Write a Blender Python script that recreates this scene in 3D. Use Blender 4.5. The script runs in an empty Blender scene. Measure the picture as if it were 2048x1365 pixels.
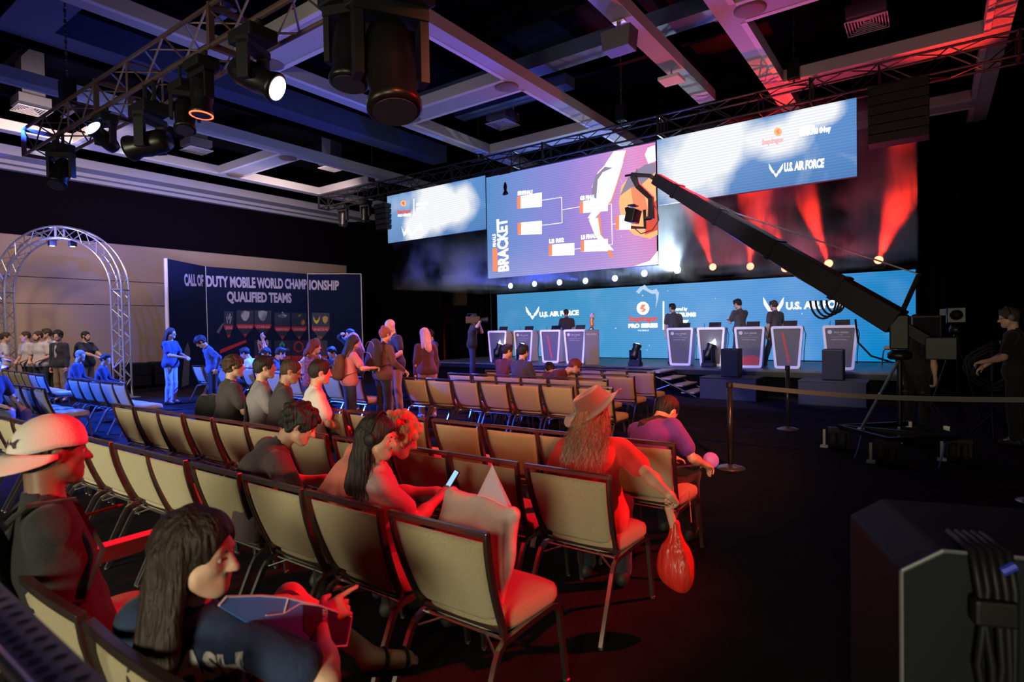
import bpy, math, random
import numpy as np
from mathutils import Vector, Matrix
random.seed(7)
S = bpy.context.scene
COL = S.collection
PI = math.pi
R_ = math.radians

# ---------------- camera ----------------
F_PX, YAW, PITCH, ROLL, CAM_H = 1166.1, -0.62401, -0.021441, 0.018193, 1.66
def cam_axes():
    cy, sy = math.cos(YAW), math.sin(YAW)
    fwd = Vector((sy * math.cos(PITCH), cy * math.cos(PITCH), math.sin(PITCH)))
    right = Vector((cy, -sy, 0)); down = fwd.cross(right)
    return (right * math.cos(ROLL) + down * math.sin(ROLL), -right * math.sin(ROLL) + down * math.cos(ROLL), fwd)
AX, AY, AZ = cam_axes()
cam = bpy.data.cameras.new('camera'); cam_o = bpy.data.objects.new('camera', cam); COL.objects.link(cam_o)
cam.sensor_width = 36; cam.lens = F_PX / 2048 * 36; cam.clip_start = .02; cam.clip_end = 200
m = Matrix.Identity(4)
for i in range(3):
    m[i][0] = AX[i]; m[i][1] = -AY[i]; m[i][2] = -AZ[i]
m.translation = (0, 0, CAM_H)
cam_o.matrix_world = m
cam.dof.use_dof = True; cam.dof.focus_distance = 6.0; cam.dof.aperture_fstop = 2.8
S.camera = cam_o
def ray(x, y): return AX * ((x - 1024) / F_PX) + AY * ((y - 682.5) / F_PX) + AZ
def at(x, y, d): return Vector((0, 0, CAM_H)) + ray(x, y) * d         # a survey point: direction seen from the tripod and distance
def on_z(x, y, z): r = ray(x, y); return Vector((0, 0, CAM_H)) + r * ((z - CAM_H) / r.z)
def on_y(x, y, Y): r = ray(x, y); return Vector((0, 0, CAM_H)) + r * (Y / r.y)
def on_x(x, y, X): r = ray(x, y); return Vector((0, 0, CAM_H)) + r * (X / r.x)

# ---------------- world, exposure ----------------
w = bpy.data.worlds.new('world'); S.world = w; w.use_nodes = True
w.node_tree.nodes['Background'].inputs[0].default_value = (.30, .32, .5, 1)
w.node_tree.nodes['Background'].inputs[1].default_value = .0
S.view_settings.view_transform = 'Standard'; S.view_settings.look = 'None'
S.view_settings.exposure = 0; S.view_settings.gamma = 1; S.view_settings.use_curve_mapping = False
S.cycles.use_denoising = True
S.cycles.max_bounces = 5; S.cycles.diffuse_bounces = 3; S.cycles.glossy_bounces = 3; S.cycles.transmission_bounces = 4
S.cycles.volume_bounces = 0; S.cycles.volume_step_rate = 2
S.cycles.sample_clamp_indirect = 3
S.cycles.caustics_reflective = False; S.cycles.caustics_refractive = False

# ---------------- lights ----------------
def lamp(kind, loc, target, color, power, size=.3, angle=60, blend=.6, name='lamp'):
    l = bpy.data.lights.new(name, kind); l.color = color; l.energy = power
    if kind == 'AREA': l.shape = 'DISK'; l.size = size; l.spread = R_(angle) if angle != 60 else PI
    else: l.shadow_soft_size = size
    if kind == 'SPOT': l.spot_size = R_(angle); l.spot_blend = blend
    o = bpy.data.objects.new(name, l); COL.objects.link(o); o.location = loc
    if target is not None: o.rotation_euler = (Vector(target) - Vector(loc)).to_track_quat('-Z', 'Y').to_euler()
    return o
RED = (1, .006, .02); BLUE = (.02, .10, 1); VIO = (.42, .38, 1); WARM = (1, .80, .58)
# warm area fills added low behind the camera to light the chair backs
lamp('AREA', (.8, -5.8, 1.7), (-3.2, 3.0, .8), (1, .90, .60), 118, 2.4, 75)
lamp('AREA', (-6.0, -5.8, 1.7), (-7, 4, .8), (1, .90, .62), 150, 2.4, 75)
# red heads on the stage truss, aimed at the seats
lamp('SPOT', (3.4, 8.6, 5.9), (-3.7, 2.1, .6), RED, 8000, .10, 29, .5)
lamp('SPOT', (-15.5, -1.0, 5.9), (-18.5, 5.5, 1.0), WARM, 1300, .3, 50, .7)  # warm fill added for the people by the left wall, not a truss head
lamp('SPOT', (-3.0, 12.0, 5.7), (-6.0, 3.0, .6), RED, 3800, .12, 40, .6)
lamp('SPOT', (3.2, -1.0, 5.9), (-5.4, 8.4, .6), (1, .22, .09), 6000, .15, 36, .7)  # orange fill added behind the camera for the far chair backs
# blue heads on the side truss, aimed at the left of the hall
lamp('SPOT', (-11.0, 12.2, 5.6), (-12.6, 5.2, .5), BLUE, 30000, .12, 62, .6)
lamp('SPOT', (-16.5, 1.0, 5.6), (-12.4, 6.4, .5), BLUE, 20000, .12, 60, .6)
lamp('SPOT', (-12.0, 3.0, 5.2), (-19.5, 9.0, 3.4), BLUE, 2600, .1, 44, .7)
# stage wash on podium fronts
for x in (-11, -7, -3.5): lamp('SPOT', (x + 1, 6.4 - .4, 6.3), (x, 15.2, 1.0), (.95, .78, 1), 1900, .1, 40, .6)
# purple and pinkish fills added to brighten the standing group
lamp('SPOT', (-6, 12.1, 5.6), (-8.0, 6.5, .8), (.75, .16, .6), 3200, .12, 40, .6)
lamp('SPOT', (3.0, 2.0, 5.9), (-8.2, 7.0, .9), (1, .25, .18), 2200, .15, 26, .6)
for q in ((-17.0, 6.6, 6.5), (-17.8, 5.8, 6.5), (-18.3, 5.2, 6.5)): lamp('SPOT', (-13.0, 3.7, 4.9), q, (.8, .95, 1), 1400, .02, 6, .5)
lamp('SPOT', (-7.8, 11.6, 5.3), (-7.0, 9.6, 6.6), (.05, .10, 1), 90, .1, 150, .9)
# warm area lights put in to wash the left wall
lamp('AREA', (-15.2, 4.5, 6.2), (-20.8, 6.5, 2.6), (1, .72, .60), 200, 1.5)
lamp('AREA', (-15.2, 11, 6.2), (-20.8, 12, 2.8), (1, .74, .66), 130, 1.5)
# floor heads of the stage throw upward on to the ceiling grid
for (x, y, col, e) in ((-9.5, 14.6, (.06, .12, 1), 1300), (-6.4, 14.4, (.06, .10, 1), 1100), (-2.7, 14.8, (1, .04, .14), 1100)):
    lamp('SPOT', (x, y, 1.1), (x + .5, 9.5, 6.6), col, e, .1, 88, .8)
lamp('SPOT', (-9.0, 5.5, 2.4), (-9.3, 8.2, 7), (.30, .34, 1), 110, .2, 130, .9)  # from here uplights added in mid-air to tint the ceiling, no floor heads
lamp('SPOT', (-12.5, 4.0, 4.9), (-15.2, 6.8, 6.6), (.30, .38, 1), 110, .1, 75, .7)
lamp('SPOT', (-15.5, 8.5, 3.0), (-18, 8.5, 6.6), (.50, .48, .95), 520, .2, 130, .9)  # violet uplight added to brighten the left ceiling and cornice
lamp('SPOT', (1.5, 5.0, 2.4), (-1.3, 10.0, 6.6), (1, .05, .18), 190, .2, 80, .9)

# ---------------- materials ----------------
MATS = {}
def mat(name, col, rough=.6, metal=0, emit=None, es=1, noise=None, bump=None, spec=.5, sheen=0, alpha=1, wave=None, trans=0):
    if name in MATS: return MATS[name]
    M = bpy.data.materials.new(name); M.use_nodes = True; nt = M.node_tree; b = nt.nodes['Principled BSDF']
    b.inputs['Base Color'].default_value = (*col, 1); b.inputs['Roughness'].default_value = rough; b.inputs['Metallic'].default_value = metal
    b.inputs['Specular IOR Level'].default_value = spec
    if sheen: b.inputs['Sheen Weight'].default_value = sheen
    if alpha < 1: b.inputs['Alpha'].default_value = alpha
    if trans: b.inputs['Transmission Weight'].default_value = trans
    if emit is not None:
        b.inputs['Emission Color'].default_value = (*emit, 1); b.inputs['Emission Strength'].default_value = es
    tc = None
    if noise or bump or wave:
        tc = nt.nodes.new('ShaderNodeTexCoord')
    if noise:
        sc, col2, lo, hi = noise
        n = nt.nodes.new('ShaderNodeTexNoise'); n.inputs['Scale'].default_value = sc; n.inputs['Detail'].default_value = 4
        r = nt.nodes.new('ShaderNodeValToRGB'); r.color_ramp.elements[0].position = lo; r.color_ramp.elements[1].position = hi
        r.color_ramp.elements[0].color = (*col, 1); r.color_ramp.elements[1].color = (*col2, 1)
        nt.links.new(tc.outputs['Object'], n.inputs['Vector']); nt.links.new(n.outputs['Fac'], r.inputs[0]); nt.links.new(r.outputs[0], b.inputs['Base Color'])
    if bump:
        sc, st = bump
        n = nt.nodes.new('ShaderNodeTexNoise'); n.inputs['Scale'].default_value = sc; n.inputs['Detail'].default_value = 3
        bp = nt.nodes.new('ShaderNodeBump'); bp.inputs['Strength'].default_value = st; bp.inputs['Distance'].default_value = .02
        if wave:
            mp = nt.nodes.new('ShaderNodeMapping'); mp.inputs['Scale'].default_value = wave
            nt.links.new(tc.outputs['Object'], mp.inputs['Vector']); nt.links.new(mp.outputs[0], n.inputs['Vector'])
        else: nt.links.new(tc.outputs['Object'], n.inputs['Vector'])
        nt.links.new(n.outputs['Fac'], bp.inputs['Height']); nt.links.new(bp.outputs[0], b.inputs['Normal'])
    MATS[name] = M
    return M
def emi(name, col, s=1.0):
    if name in MATS: return MATS[name]
    M = bpy.data.materials.new(name); M.use_nodes = True; nt = M.node_tree; nt.nodes.remove(nt.nodes['Principled BSDF'])
    e = nt.nodes.new('ShaderNodeEmission'); e.inputs[0].default_value = (*col, 1); e.inputs[1].default_value = s
    nt.links.new(e.outputs[0], nt.nodes['Material Output'].inputs[0]); MATS[name] = M
    return M
def srgb(r, g, b):
    f = lambda c: ((c / 255 + .055) / 1.055) ** 2.4 if c > 10 else c / 255 / 12.92
    return (f(r), f(g), f(b))

black = mat('matt_black', (.007, .007, .009), .55, spec=.3)
blackm = mat('black_metal', (.012, .012, .014), .35, .5)
trussm = mat('truss_black', (.035, .032, .035), .38, .5)
chrome = mat('brushed_steel', (.62, .60, .58), .28, 1)
frame_m = mat('dark_bronze_frame', (.16, .12, .11), .25, .85)
khaki = mat('khaki_fabric', (.30, .255, .15), .9, noise=(260, (.42, .365, .225), .35, .65), bump=(420, .5), sheen=.2)
skin_m = mat('skin_light', (.55, .33, .24), .5, bump=(60, .08))
skin_t = mat('skin_tan', (.38, .21, .14), .5, bump=(60, .08))
skin_d = mat('skin_dark', (.16, .085, .055), .5, bump=(60, .08))

# ---------------- mesh helpers ----------------
class MB:
    def __init__(s): s.v = []; s.f = []
    def add(s, vs, fs):
        n = len(s.v); s.v += [tuple(v) for v in vs]; s.f += [tuple(i + n for i in f) for f in fs]; return s
    def box(s, c, d, M=None):
        x, y, z = d[0] / 2, d[1] / 2, d[2] / 2
        vs = [Vector((a * x, b * y, e * z)) for a in (-1, 1) for b in (-1, 1) for e in (-1, 1)]
        if M is not None: vs = [M @ v for v in vs]
        c = Vector(c)
        return s.add([v + c for v in vs], [(0, 1, 3, 2), (4, 6, 7, 5), (0, 4, 5, 1), (2, 3, 7, 6), (0, 2, 6, 4), (1, 5, 7, 3)])
    def bb(s, x0, x1, y0, y1, z0, z1): return s.box(((x0 + x1) / 2, (y0 + y1) / 2, (z0 + z1) / 2), (abs(x1 - x0), abs(y1 - y0), abs(z1 - z0)))
    def tube(s, pts, r, n=8, closed=False, rect=None, up=None):
        pts = [Vector(p) for p in pts]; N = len(pts); rs = r if isinstance(r, (list, tuple)) else [r] * N
        rings = []; prev = None
        for i, p in enumerate(pts):
            a = pts[i - 1] if (i > 0 or closed) else p; b = pts[(i + 1) % N] if (i < N - 1 or closed) else p
            t = (b - a).normalized() if (b - a).length > 1e-9 else Vector((0, 0, 1))
            u = Vector(up) if up else (prev if prev is not None else (Vector((1, 0, 0)) if abs(t.x) < .8 else Vector((0, 1, 0))))
            u = (u - t * u.dot(t)).normalized(); prev = u; v = t.cross(u)
            if rect: ring = [p + u * a_ * rect[0] / 2 + v * b_ * rect[1] / 2 for a_, b_ in ((-1, -1), (1, -1), (1, 1), (-1, 1))]
            else: ring = [p + (u * math.cos(2 * PI * k / n) + v * math.sin(2 * PI * k / n)) * rs[i] for k in range(n)]
            rings.append(ring)
        m_ = len(rings[0]); vs = [q for rg in rings for q in rg]; fs = []
        for i in range(N if closed else N - 1):
            j = (i + 1) % N
            for k in range(m_): fs.append((i * m_ + k, i * m_ + (k + 1) % m_, j * m_ + (k + 1) % m_, j * m_ + k))
        if not closed: fs.append(tuple(range(m_ - 1, -1, -1))); fs.append(tuple((N - 1) * m_ + k for k in range(m_)))
        return s.add(vs, fs)
    def lathe(s, prof, n=24, o=(0, 0, 0), M=None):
        o = Vector(o); vs = []; fs = []
        for r, z in prof:
            for k in range(n):
                v = Vector((r * math.cos(2 * PI * k / n), r * math.sin(2 * PI * k / n), z))
                vs.append((M @ v if M is not None else v) + o)
        for i in range(len(prof) - 1):
            for k in range(n): fs.append((i * n + k, i * n + (k + 1) % n, (i + 1) * n + (k + 1) % n, (i + 1) * n + k))
        fs.append(tuple(range(n - 1, -1, -1))); fs.append(tuple((len(prof) - 1) * n + k for k in range(n)))
        return s.add(vs, fs)
    def prism(s, pts, y0, y1, f=lambda x, y, z: (x, y, z)):      # outline in x/z, extruded in y
        n = len(pts); vs = [f(x, y0, z) for x, z in pts] + [f(x, y1, z) for x, z in pts]
        return s.add(vs, [tuple(range(n - 1, -1, -1)), tuple(range(n, 2 * n))] + [(i, (i + 1) % n, n + (i + 1) % n, n + i) for i in range(n)])
    def mesh(s, name, m, smooth=False):
        me = bpy.data.meshes.new(name); me.from_pydata(s.v, [], s.f); me.materials.append(m)
        if smooth: me.polygons.foreach_set('use_smooth', [True] * len(me.polygons))
        me.update(); return me
    def build(s, name, m, parent=None, smooth=False):
        return link(name, s.mesh(name, m, smooth), parent)
def link(name, me, parent=None):
    o = bpy.data.objects.new(name, me); COL.objects.link(o)
    if parent is not None: o.parent = parent
    return o
def empty(name, loc=(0, 0, 0), rz=0, parent=None):
    o = bpy.data.objects.new(name, None); COL.objects.link(o); o.location = loc; o.rotation_euler = (0, 0, rz); o.empty_display_size = .1
    if parent is not None: o.parent = parent
    return o
def tag(o, label=None, cat=None, group=None, kind=None):
    if label: o['label'] = label
    if cat: o['category'] = cat
    if group: o['group'] = group
    if kind: o['kind'] = kind
    return o
def struct(name, mb, m): return tag(mb.build(name, m), kind='structure')
def copy_tree(o, parent=None):
    c = o.copy(); COL.objects.link(c); c.parent = parent
    for k in ('label', 'group'):
        if parent is None and k in c: del c[k]
    for ch in list(o.children): copy_tree(ch, c)
    return c
def bevel(o, w=.01, seg=2):
    b = o.modifiers.new('b', 'BEVEL'); b.width = w; b.segments = seg; b.limit_method = 'ANGLE'; return o
def text(name, s, h, M, m, parent=None, sx=1.0, sp=1.0, ext=.002, align='LEFT', bold=0, fit=None):
    c = bpy.data.curves.new(name, 'FONT'); c.body = s; c.size = h / .73; c.extrude = ext; c.align_x = align; c.space_character = sp; c.offset = bold; c.resolution_u = 3
    f = bpy.data.objects.new(name, c); COL.objects.link(f); bpy.context.view_layer.update()
    me = bpy.data.meshes.new_from_object(f.evaluated_get(bpy.context.evaluated_depsgraph_get())); bpy.data.objects.remove(f); bpy.data.curves.remove(c)
    me.name = name; me.materials.clear(); me.materials.append(m)
    if fit: sx = fit / max(v.co.x for v in me.vertices)
    M = M @ Matrix.Diagonal((sx, 1, 1, 1)); me.transform(M); return link(name, me, parent)
def frame_m4(o, x, z):                       # local x = reading direction, local y = up the sign
    x = Vector(x).normalized(); y = Vector(z); y = (y - x * y.dot(x)).normalized(); n = x.cross(y); M = Matrix.Identity(4)
    for i in range(3): M[i][0] = x[i]; M[i][1] = y[i]; M[i][2] = n[i]
    M.translation = Vector(o); return M
def superel(w, h, r, n=6):
    pts = []
    for cx, cz, a in ((w / 2 - r, h / 2 - r, 0), (-w / 2 + r, h / 2 - r, 90), (-w / 2 + r, -h / 2 + r, 180), (w / 2 - r, -h / 2 + r, 270)):
        for k in range(n + 1):
            t = R_(a + 90 * k / n); pts.append((cx + r * math.cos(t), cz + r * math.sin(t)))
    return pts

# ================= the hall =================
carpet = mat('carpet', (.008, .007, .010), .95, noise=(3.5, (.015, .012, .016), .35, .7), bump=(300, .35), spec=.1)
tanwall = mat('tan_wall', (.34, .245, .165), .85, noise=(60, (.40, .29, .20), .3, .7), bump=(200, .08))
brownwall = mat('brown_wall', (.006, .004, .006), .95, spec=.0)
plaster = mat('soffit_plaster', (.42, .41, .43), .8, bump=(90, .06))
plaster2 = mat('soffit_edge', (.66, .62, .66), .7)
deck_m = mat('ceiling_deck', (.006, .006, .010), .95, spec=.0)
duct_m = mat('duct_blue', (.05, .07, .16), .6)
drape_m = mat('black_drape', (.0025, .0025, .003), .95, bump=(9, .8), wave=(1, 1, .02), spec=.05)
struct('floor', MB().bb(-21, 9, -6, 22.4, -.1, 0), carpet)
wl = MB().bb(-21, -20.8, -6, 22.4, 0, 4.55)
struct('wall_left', wl, tanwall)
struct('trim_1', MB().bb(-20.98, -20.76, -6, 22.4, 4.55, 4.58), brownwall)
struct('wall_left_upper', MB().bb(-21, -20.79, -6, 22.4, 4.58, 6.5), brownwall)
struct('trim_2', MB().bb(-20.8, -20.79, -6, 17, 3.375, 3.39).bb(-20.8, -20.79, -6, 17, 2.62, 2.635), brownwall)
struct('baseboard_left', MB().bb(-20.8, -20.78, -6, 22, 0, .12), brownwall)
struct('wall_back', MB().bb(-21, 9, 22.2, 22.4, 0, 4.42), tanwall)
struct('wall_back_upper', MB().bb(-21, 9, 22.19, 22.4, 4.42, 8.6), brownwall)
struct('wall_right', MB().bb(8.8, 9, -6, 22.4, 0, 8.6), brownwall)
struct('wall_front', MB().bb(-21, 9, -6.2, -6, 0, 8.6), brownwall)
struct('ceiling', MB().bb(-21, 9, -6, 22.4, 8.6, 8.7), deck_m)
# coffered soffit grid; every run is its own trim piece
ZB = 6.5; tn = 3
def run(x0, x1, y0, y1, m=None):
    global tn
    b = MB().bb(x0, x1, y0, y1, ZB, ZB + .22)
    o = struct('trim_%d' % tn, b, m or plaster); tn += 1
    return o
COF = [(-17.75, -13.93), (-10.17, -6.40), (-2.75, 1.08)]
YC = [-1.1, 2.42, 5.97, 9.56, 13.1, 16.75, 20.3]
for x0, x1 in COF:
    wL, wR = .36, .36
    run(x0, x0 + wL, -4, 21); run(x1 - wR, x1, -4, 21)
    for yc in YC:
        hw = .42 if yc < 7 else .34
        run(x0 + wL, x1 - wR, yc - hw, yc + hw)
    # light coloured edge strips of the coffers
    e = MB()
    for i in range(len(YC) - 1):
        a = YC[i] + (.42 if YC[i] < 7 else .34); b = YC[i + 1] - (.42 if YC[i + 1] < 7 else .34)
        X0, X1 = x0 + wL, x1 - wR
        e.bb(X0 - .09, X0 - .0, a, b, ZB - .012, ZB + .0); e.bb(X1, X1 + .09, a, b, ZB - .012, ZB)
        e.bb(X0, X1, a - .09, a, ZB - .012, ZB); e.bb(X0, X1, b, b + .09, ZB - .012, ZB)
    struct('trim_%d' % tn, e, plaster2); tn += 1
struct('trim_%d' % tn, MB().bb(-20.8, -19.75, -4, 22, ZB, ZB + .25).bb(-20.8, -20.35, -4, 22, ZB - .1, ZB).bb(-20.8, -20.6, -4, 22, ZB - .2, ZB - .1), plaster); tn += 1
run(-4.12, -3.77, -4, 12.9)
# deeper structure: joists and ducts in the open plenum
jm = MB()
for y in range(-2, 22, 3): jm.bb(-21, 9, y + .3, y + .45, 8.1, 8.55)
for x in (-19, -15.5, -12.2, -8.2, -4.8, -.8, 3): jm.bb(x - .08, x + .08, -6, 22, 7.8, 8.1)
tag(jm.build('ceiling_joists', deck_m), kind='structure')
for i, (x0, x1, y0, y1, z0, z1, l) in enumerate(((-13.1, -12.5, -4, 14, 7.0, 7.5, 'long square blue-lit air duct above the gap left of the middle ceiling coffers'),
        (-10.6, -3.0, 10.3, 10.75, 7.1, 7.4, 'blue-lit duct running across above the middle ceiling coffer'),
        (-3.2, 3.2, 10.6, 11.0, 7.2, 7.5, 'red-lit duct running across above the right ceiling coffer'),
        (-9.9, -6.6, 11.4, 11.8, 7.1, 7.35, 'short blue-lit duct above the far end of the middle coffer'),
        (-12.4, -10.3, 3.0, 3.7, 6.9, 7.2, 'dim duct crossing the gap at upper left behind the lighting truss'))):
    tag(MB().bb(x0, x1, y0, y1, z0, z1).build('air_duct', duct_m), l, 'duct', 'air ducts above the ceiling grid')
# square air diffusers
def diffuser():
    t = empty('air_diffuser'); d = .33
    f = MB()
    for k in range(7):
        a = d - k * .045; b = a - .018; z = k * .012
        f.bb(-a, a, -a, -b, z, z + .01).bb(-a, a, b, a, z, z + .01).bb(-a, -b, -b, b, z, z + .01).bb(b, a, -b, b, z, z + .01)
    f.build('grille', plaster2, t)
    MB().bb(-.31, .31, -.31, .31, .1, .3).build('neck', mat('duct_grey', (.10, .10, .13), .6), t)
    MB().bb(-.22, .22, -.22, .22, .3, 1.6).build('drop_duct', mat('duct_grey', (.10, .10, .13), .6), t)
    return t
d0 = diffuser(); dg = 'square air diffusers in the ceiling coffers'
for i, (x, y, l) in enumerate(((-9.1, 8.38, 'square ceiling diffuser in the big coffer at top centre'), (-9.1, 12.4, 'square ceiling diffuser lit blue, above the left end of the stage truss'),
        (-17.25, 4.7, 'square ceiling diffuser lit bright blue at far upper left'), (-17.35, 8.56, 'square ceiling diffuser lit pale, right of the hanging scoop lamp'),
        (-.93, 12.4, 'square ceiling diffuser lit dark red at upper right'), (-15.9, 12.2, 'dim square ceiling diffuser above the left end of the stage truss'))):
    o = d0 if i == 0 else copy_tree(d0); o.location = (x, y, 7.0); tag(o, l, 'air vent', dg)
# round ceiling speakers in the grid crossings
spk = mat('speaker_grille_brown', (.20, .13, .11), .7)
def cspk():
    t = MB().lathe([(.0, -.03), (.10, -.028), (.2, -.012), (.235, 0), (.235, .02)][::-1], 28).build('ceiling_speaker', spk, None, True); return t
c0 = cspk()
for i, (px, py, l) in enumerate(((540, 128, 'round ceiling speaker behind the bright moving head at top left'), (820, 237, 'round ceiling speaker at the left corner of the middle coffer crossing'),
        (1013, 173, 'round ceiling speaker at the right end of the middle crossing beam'), (1500, 18, 'round ceiling speaker on the red-lit beam at top right'),
        (576, 316, 'round ceiling speaker at the right end of the small left coffer beam'), (470, 350, 'round ceiling speaker at the left end of the small left coffer beam'), (313, 247, 'round ceiling speaker above the scoop lamp'))):
    o = c0 if i == 0 else copy_tree(c0); p = on_z(px, py, ZB); o.location = (p.x, p.y, ZB - .02); tag(o, l, 'ceiling speaker', 'round ceiling speakers')
# wall-mounted box speaker and flat access point hung under the narrow beam
t = empty('hanging_speaker', on_z(1238, 42, ZB)); t.location.z = 6.18
bevel(MB().prism([(-.22, -.16), (.22, -.16), (.26, .16), (-.26, .16)], -.16, .16).build('cabinet', mat('speaker_grey', (.10, .10, .12), .6), t)); MB().bb(-.03, .03, -.02, .02, .16, .34).bb(-.1, .1, -.06, .06, .3, .33).build('bracket', chrome, t)
tag(t, 'grey box speaker hung under the narrow ceiling beam at top right of centre', 'speaker')
t = empty('access_point', on_z(1343, 160, 6.3)); bevel(MB().bb(-.2, .2, -.2, .2, -.03, .03).build('cover', plaster2, t)); MB().bb(-.015, .015, -.015, .015, .03, .22).build('stem', chrome, t)
tag(t, 'flat pink-lit square panel hung under the narrow ceiling beam', 'access point')

# drapes
def drape(name, pts, z0, z1, label, amp=.05, pitch=.22):
    b = MB(); P = [Vector((x, y, 0)) for x, y in pts]; cur = []
    for a, c in zip(P, P[1:]):
        L = (c - a).length; n = max(2, int(L / (pitch / 4))); d = (c - a) / n; nr = Vector((-(c - a).y, (c - a).x, 0)).normalized()
        for k in range(n): q = a + d * k; cur.append(q + nr * amp * math.sin(2 * PI * k / 4 + .7 * math.sin(k * .37)))
    cur.append(P[-1]); vs = [(q.x, q.y, z) for q in cur for z in (z0, z1)]
    b.add(vs, [(2 * i, 2 * i + 2, 2 * i + 3, 2 * i + 1) for i in range(len(cur) - 1)])
    o = b.build(name, drape_m, None, True); s = o.modifiers.new('s', 'SOLIDIFY'); s.thickness = .02
    return tag(o, label, 'drape', 'black pipe-and-drape walls')
drape('black_drape', [(-20.7, 16.5), (-16.4, 17.9)], .01, 6.4, 'black floor-length drape between the tan wall and the gap left of the stage')
drape('black_drape', [(-16.35, 18.4), (-15.0, 18.4)], .01, 2.66, 'low black drape closing the gap where the far tan wall shows')
drape('black_drape', [(-15.05, 17.9), (-14.4, 18.9), (-1.0, 18.9), (-.15, 18.6)], .01, 6.35, 'wide black drape behind the stage lamps and lower screen')
drape('black_drape', [(-.1, 17.7), (4, 17.7), (8.7, 16.0)], .01, 6.35, 'black drape to the right of the stage screen')

# ================= stage =================
HS = .6; SF = 14.26
stage_m = mat('stage_deck', (.045, .045, .052), .38, noise=(2.5, (.085, .085, .095), .3, .75), bump=(150, .1))
def deck(x0, x1, y0, y1):
    t = empty('stage_platform', ((x0 + x1) / 2, (y0 + y1) / 2, 0)); X, Y = (x1 - x0) / 2, (y1 - y0) / 2
    MB().bb(-X + .004, X - .004, -Y + .004, Y - .004, HS - .04, HS).build('deck_panel', stage_m, t)
    MB().bb(-X + .004, X - .004, -Y + .004, -Y + .03, HS - .16, HS - .041).bb(-X, -X + .03, -Y + .031, Y, HS - .16, HS - .041).bb(X - .03, X, -Y + .031, Y, HS - .16, HS - .041).build('edge_frame', blackm, t)
    for sx in (-1, 1):
        for sy in (-1, 1): MB().tube([(sx * (X - .1), sy * (Y - .1), 0), (sx * (X - .1), sy * (Y - .1), HS - .041)], .024).build('leg', blackm, t)
    return t
for j, (y0, y1, nm) in enumerate(((SF, SF + 1.22, 'front'), (SF + 1.22, SF + 2.44, 'middle'), (SF + 2.44, SF + 3.66, 'rear'))):
    x = -13.9; i = 0
    while x < -.2:
        x1 = min(x + 2.44, -.1)
        if j == 0 and i >= 4: pass
        o = deck(x, x1, y0, y1)
        tag(o, 'dark stage platform, %s row, %s from the left end of the stage' % (nm, ('first', 'second', 'third', 'fourth', 'fifth', 'sixth')[i]), 'stage platform', 'modular stage platforms'); x = x1; i += 1
tag(MB().bb(-13.88, -.12, SF + .05, SF + .07, .01, HS - .17).build('stage_skirt', drape_m), 'black skirt hanging along the front of the stage', 'stage skirt')
# steps
t = empty('stage_steps', (0, 0, 0)); sx0, sy0, sy1 = -5.35, SF - 1.15, SF - .10
for k in range(4):
    z = HS * (4 - k) / 4 - .03; x = sx0 + k * .27
    MB().bb(x - .14, x + .16, sy0 + .02, sy1, z - .02, z + .01).build('tread', mat('tread_pinkish', (.22, .18, .2), .4), t)
for y in (sy0, sy1 + .01):
    MB().tube([(sx0 - .2, y, HS - .02), (sx0 + 1.02, y, .03)], .02).tube([(sx0 - .2, y, 0), (sx0 - .2, y, HS)], .018).tube([(sx0 + 1.0, y, 0), (sx0 + 1.0, y, .06)], .02).build('stringer', blackm, t)
MB().tube([(sx0 - .2, sy0, .05), (sx0 + .45, sy0, .3)], .012).build('brace', chrome, t)
tag(t, 'folding metal stage steps with four treads leading up to the stage', 'steps')

# ================= screens =================
def panel_tex(name, build):
    M = bpy.data.materials.new(name); M.use_nodes = True; nt = M.node_tree; nt.nodes.remove(nt.nodes['Principled BSDF'])
    tc = nt.nodes.new('ShaderNodeTexCoord'); e = nt.nodes.new('ShaderNodeEmission')
    col = build(nt, tc); nt.links.new(col, e.inputs[0]); nt.links.new(e.outputs[0], nt.nodes['Material Output'].inputs[0]); return M
def N(nt, t, **kw):
    n = nt.nodes.new(t)
    for k, v in kw.items(): setattr(n, k, v)
    return n
def ramp(nt, src, stops):
    r = nt.nodes.new('ShaderNodeValToRGB'); el = r.color_ramp.elements
    el[0].position = stops[0][0]; el[0].color = (*stops[0][1], 1); el[1].position = stops[-1][0]; el[1].color = (*stops[-1][1], 1)
    for p, c in stops[1:-1]: e = el.new(p); e.color = (*c, 1)
    nt.links.new(src, r.inputs[0]); return r.outputs[0]
def mix(nt, a, b, f, mode='MIX'):
    m_ = nt.nodes.new('ShaderNodeMix'); m_.data_type = 'RGBA'; m_.blend_type = mode
    for sk, v in ((m_.inputs[0], f), (m_.inputs[6], a), (m_.inputs[7], b)):
        if isinstance(v, (int, float)): sk.default_value = v
        elif isinstance(v, tuple): sk.default_value = (*v, 1)
        else: nt.links.new(v, sk)
    return m_.outputs[2]
def specks(nt, tc, scale, thr):
    v = N(nt, 'ShaderNodeTexVoronoi'); v.inputs['Scale'].default_value = scale; nt.links.new(tc.outputs['Object'], v.inputs['Vector'])
    m_ = N(nt, 'ShaderNodeMath', operation='LESS_THAN'); nt.links.new(v.outputs['Distance'], m_.inputs[0]); m_.inputs[1].default_value = thr
    n = N(nt, 'ShaderNodeTexWhiteNoise'); nt.links.new(v.outputs['Position'], n.inputs['Vector'])
    g = N(nt, 'ShaderNodeMath', operation='GREATER_THAN'); nt.links.new(n.outputs['Value'], g.inputs[0]); g.inputs[1].default_value = .55
    k = N(nt, 'ShaderNodeMath', operation='MULTIPLY'); nt.links.new(m_.outputs[0], k.inputs[0]); nt.links.new(g.outputs[0], k.inputs[1]); return k.outputs[0]
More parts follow.
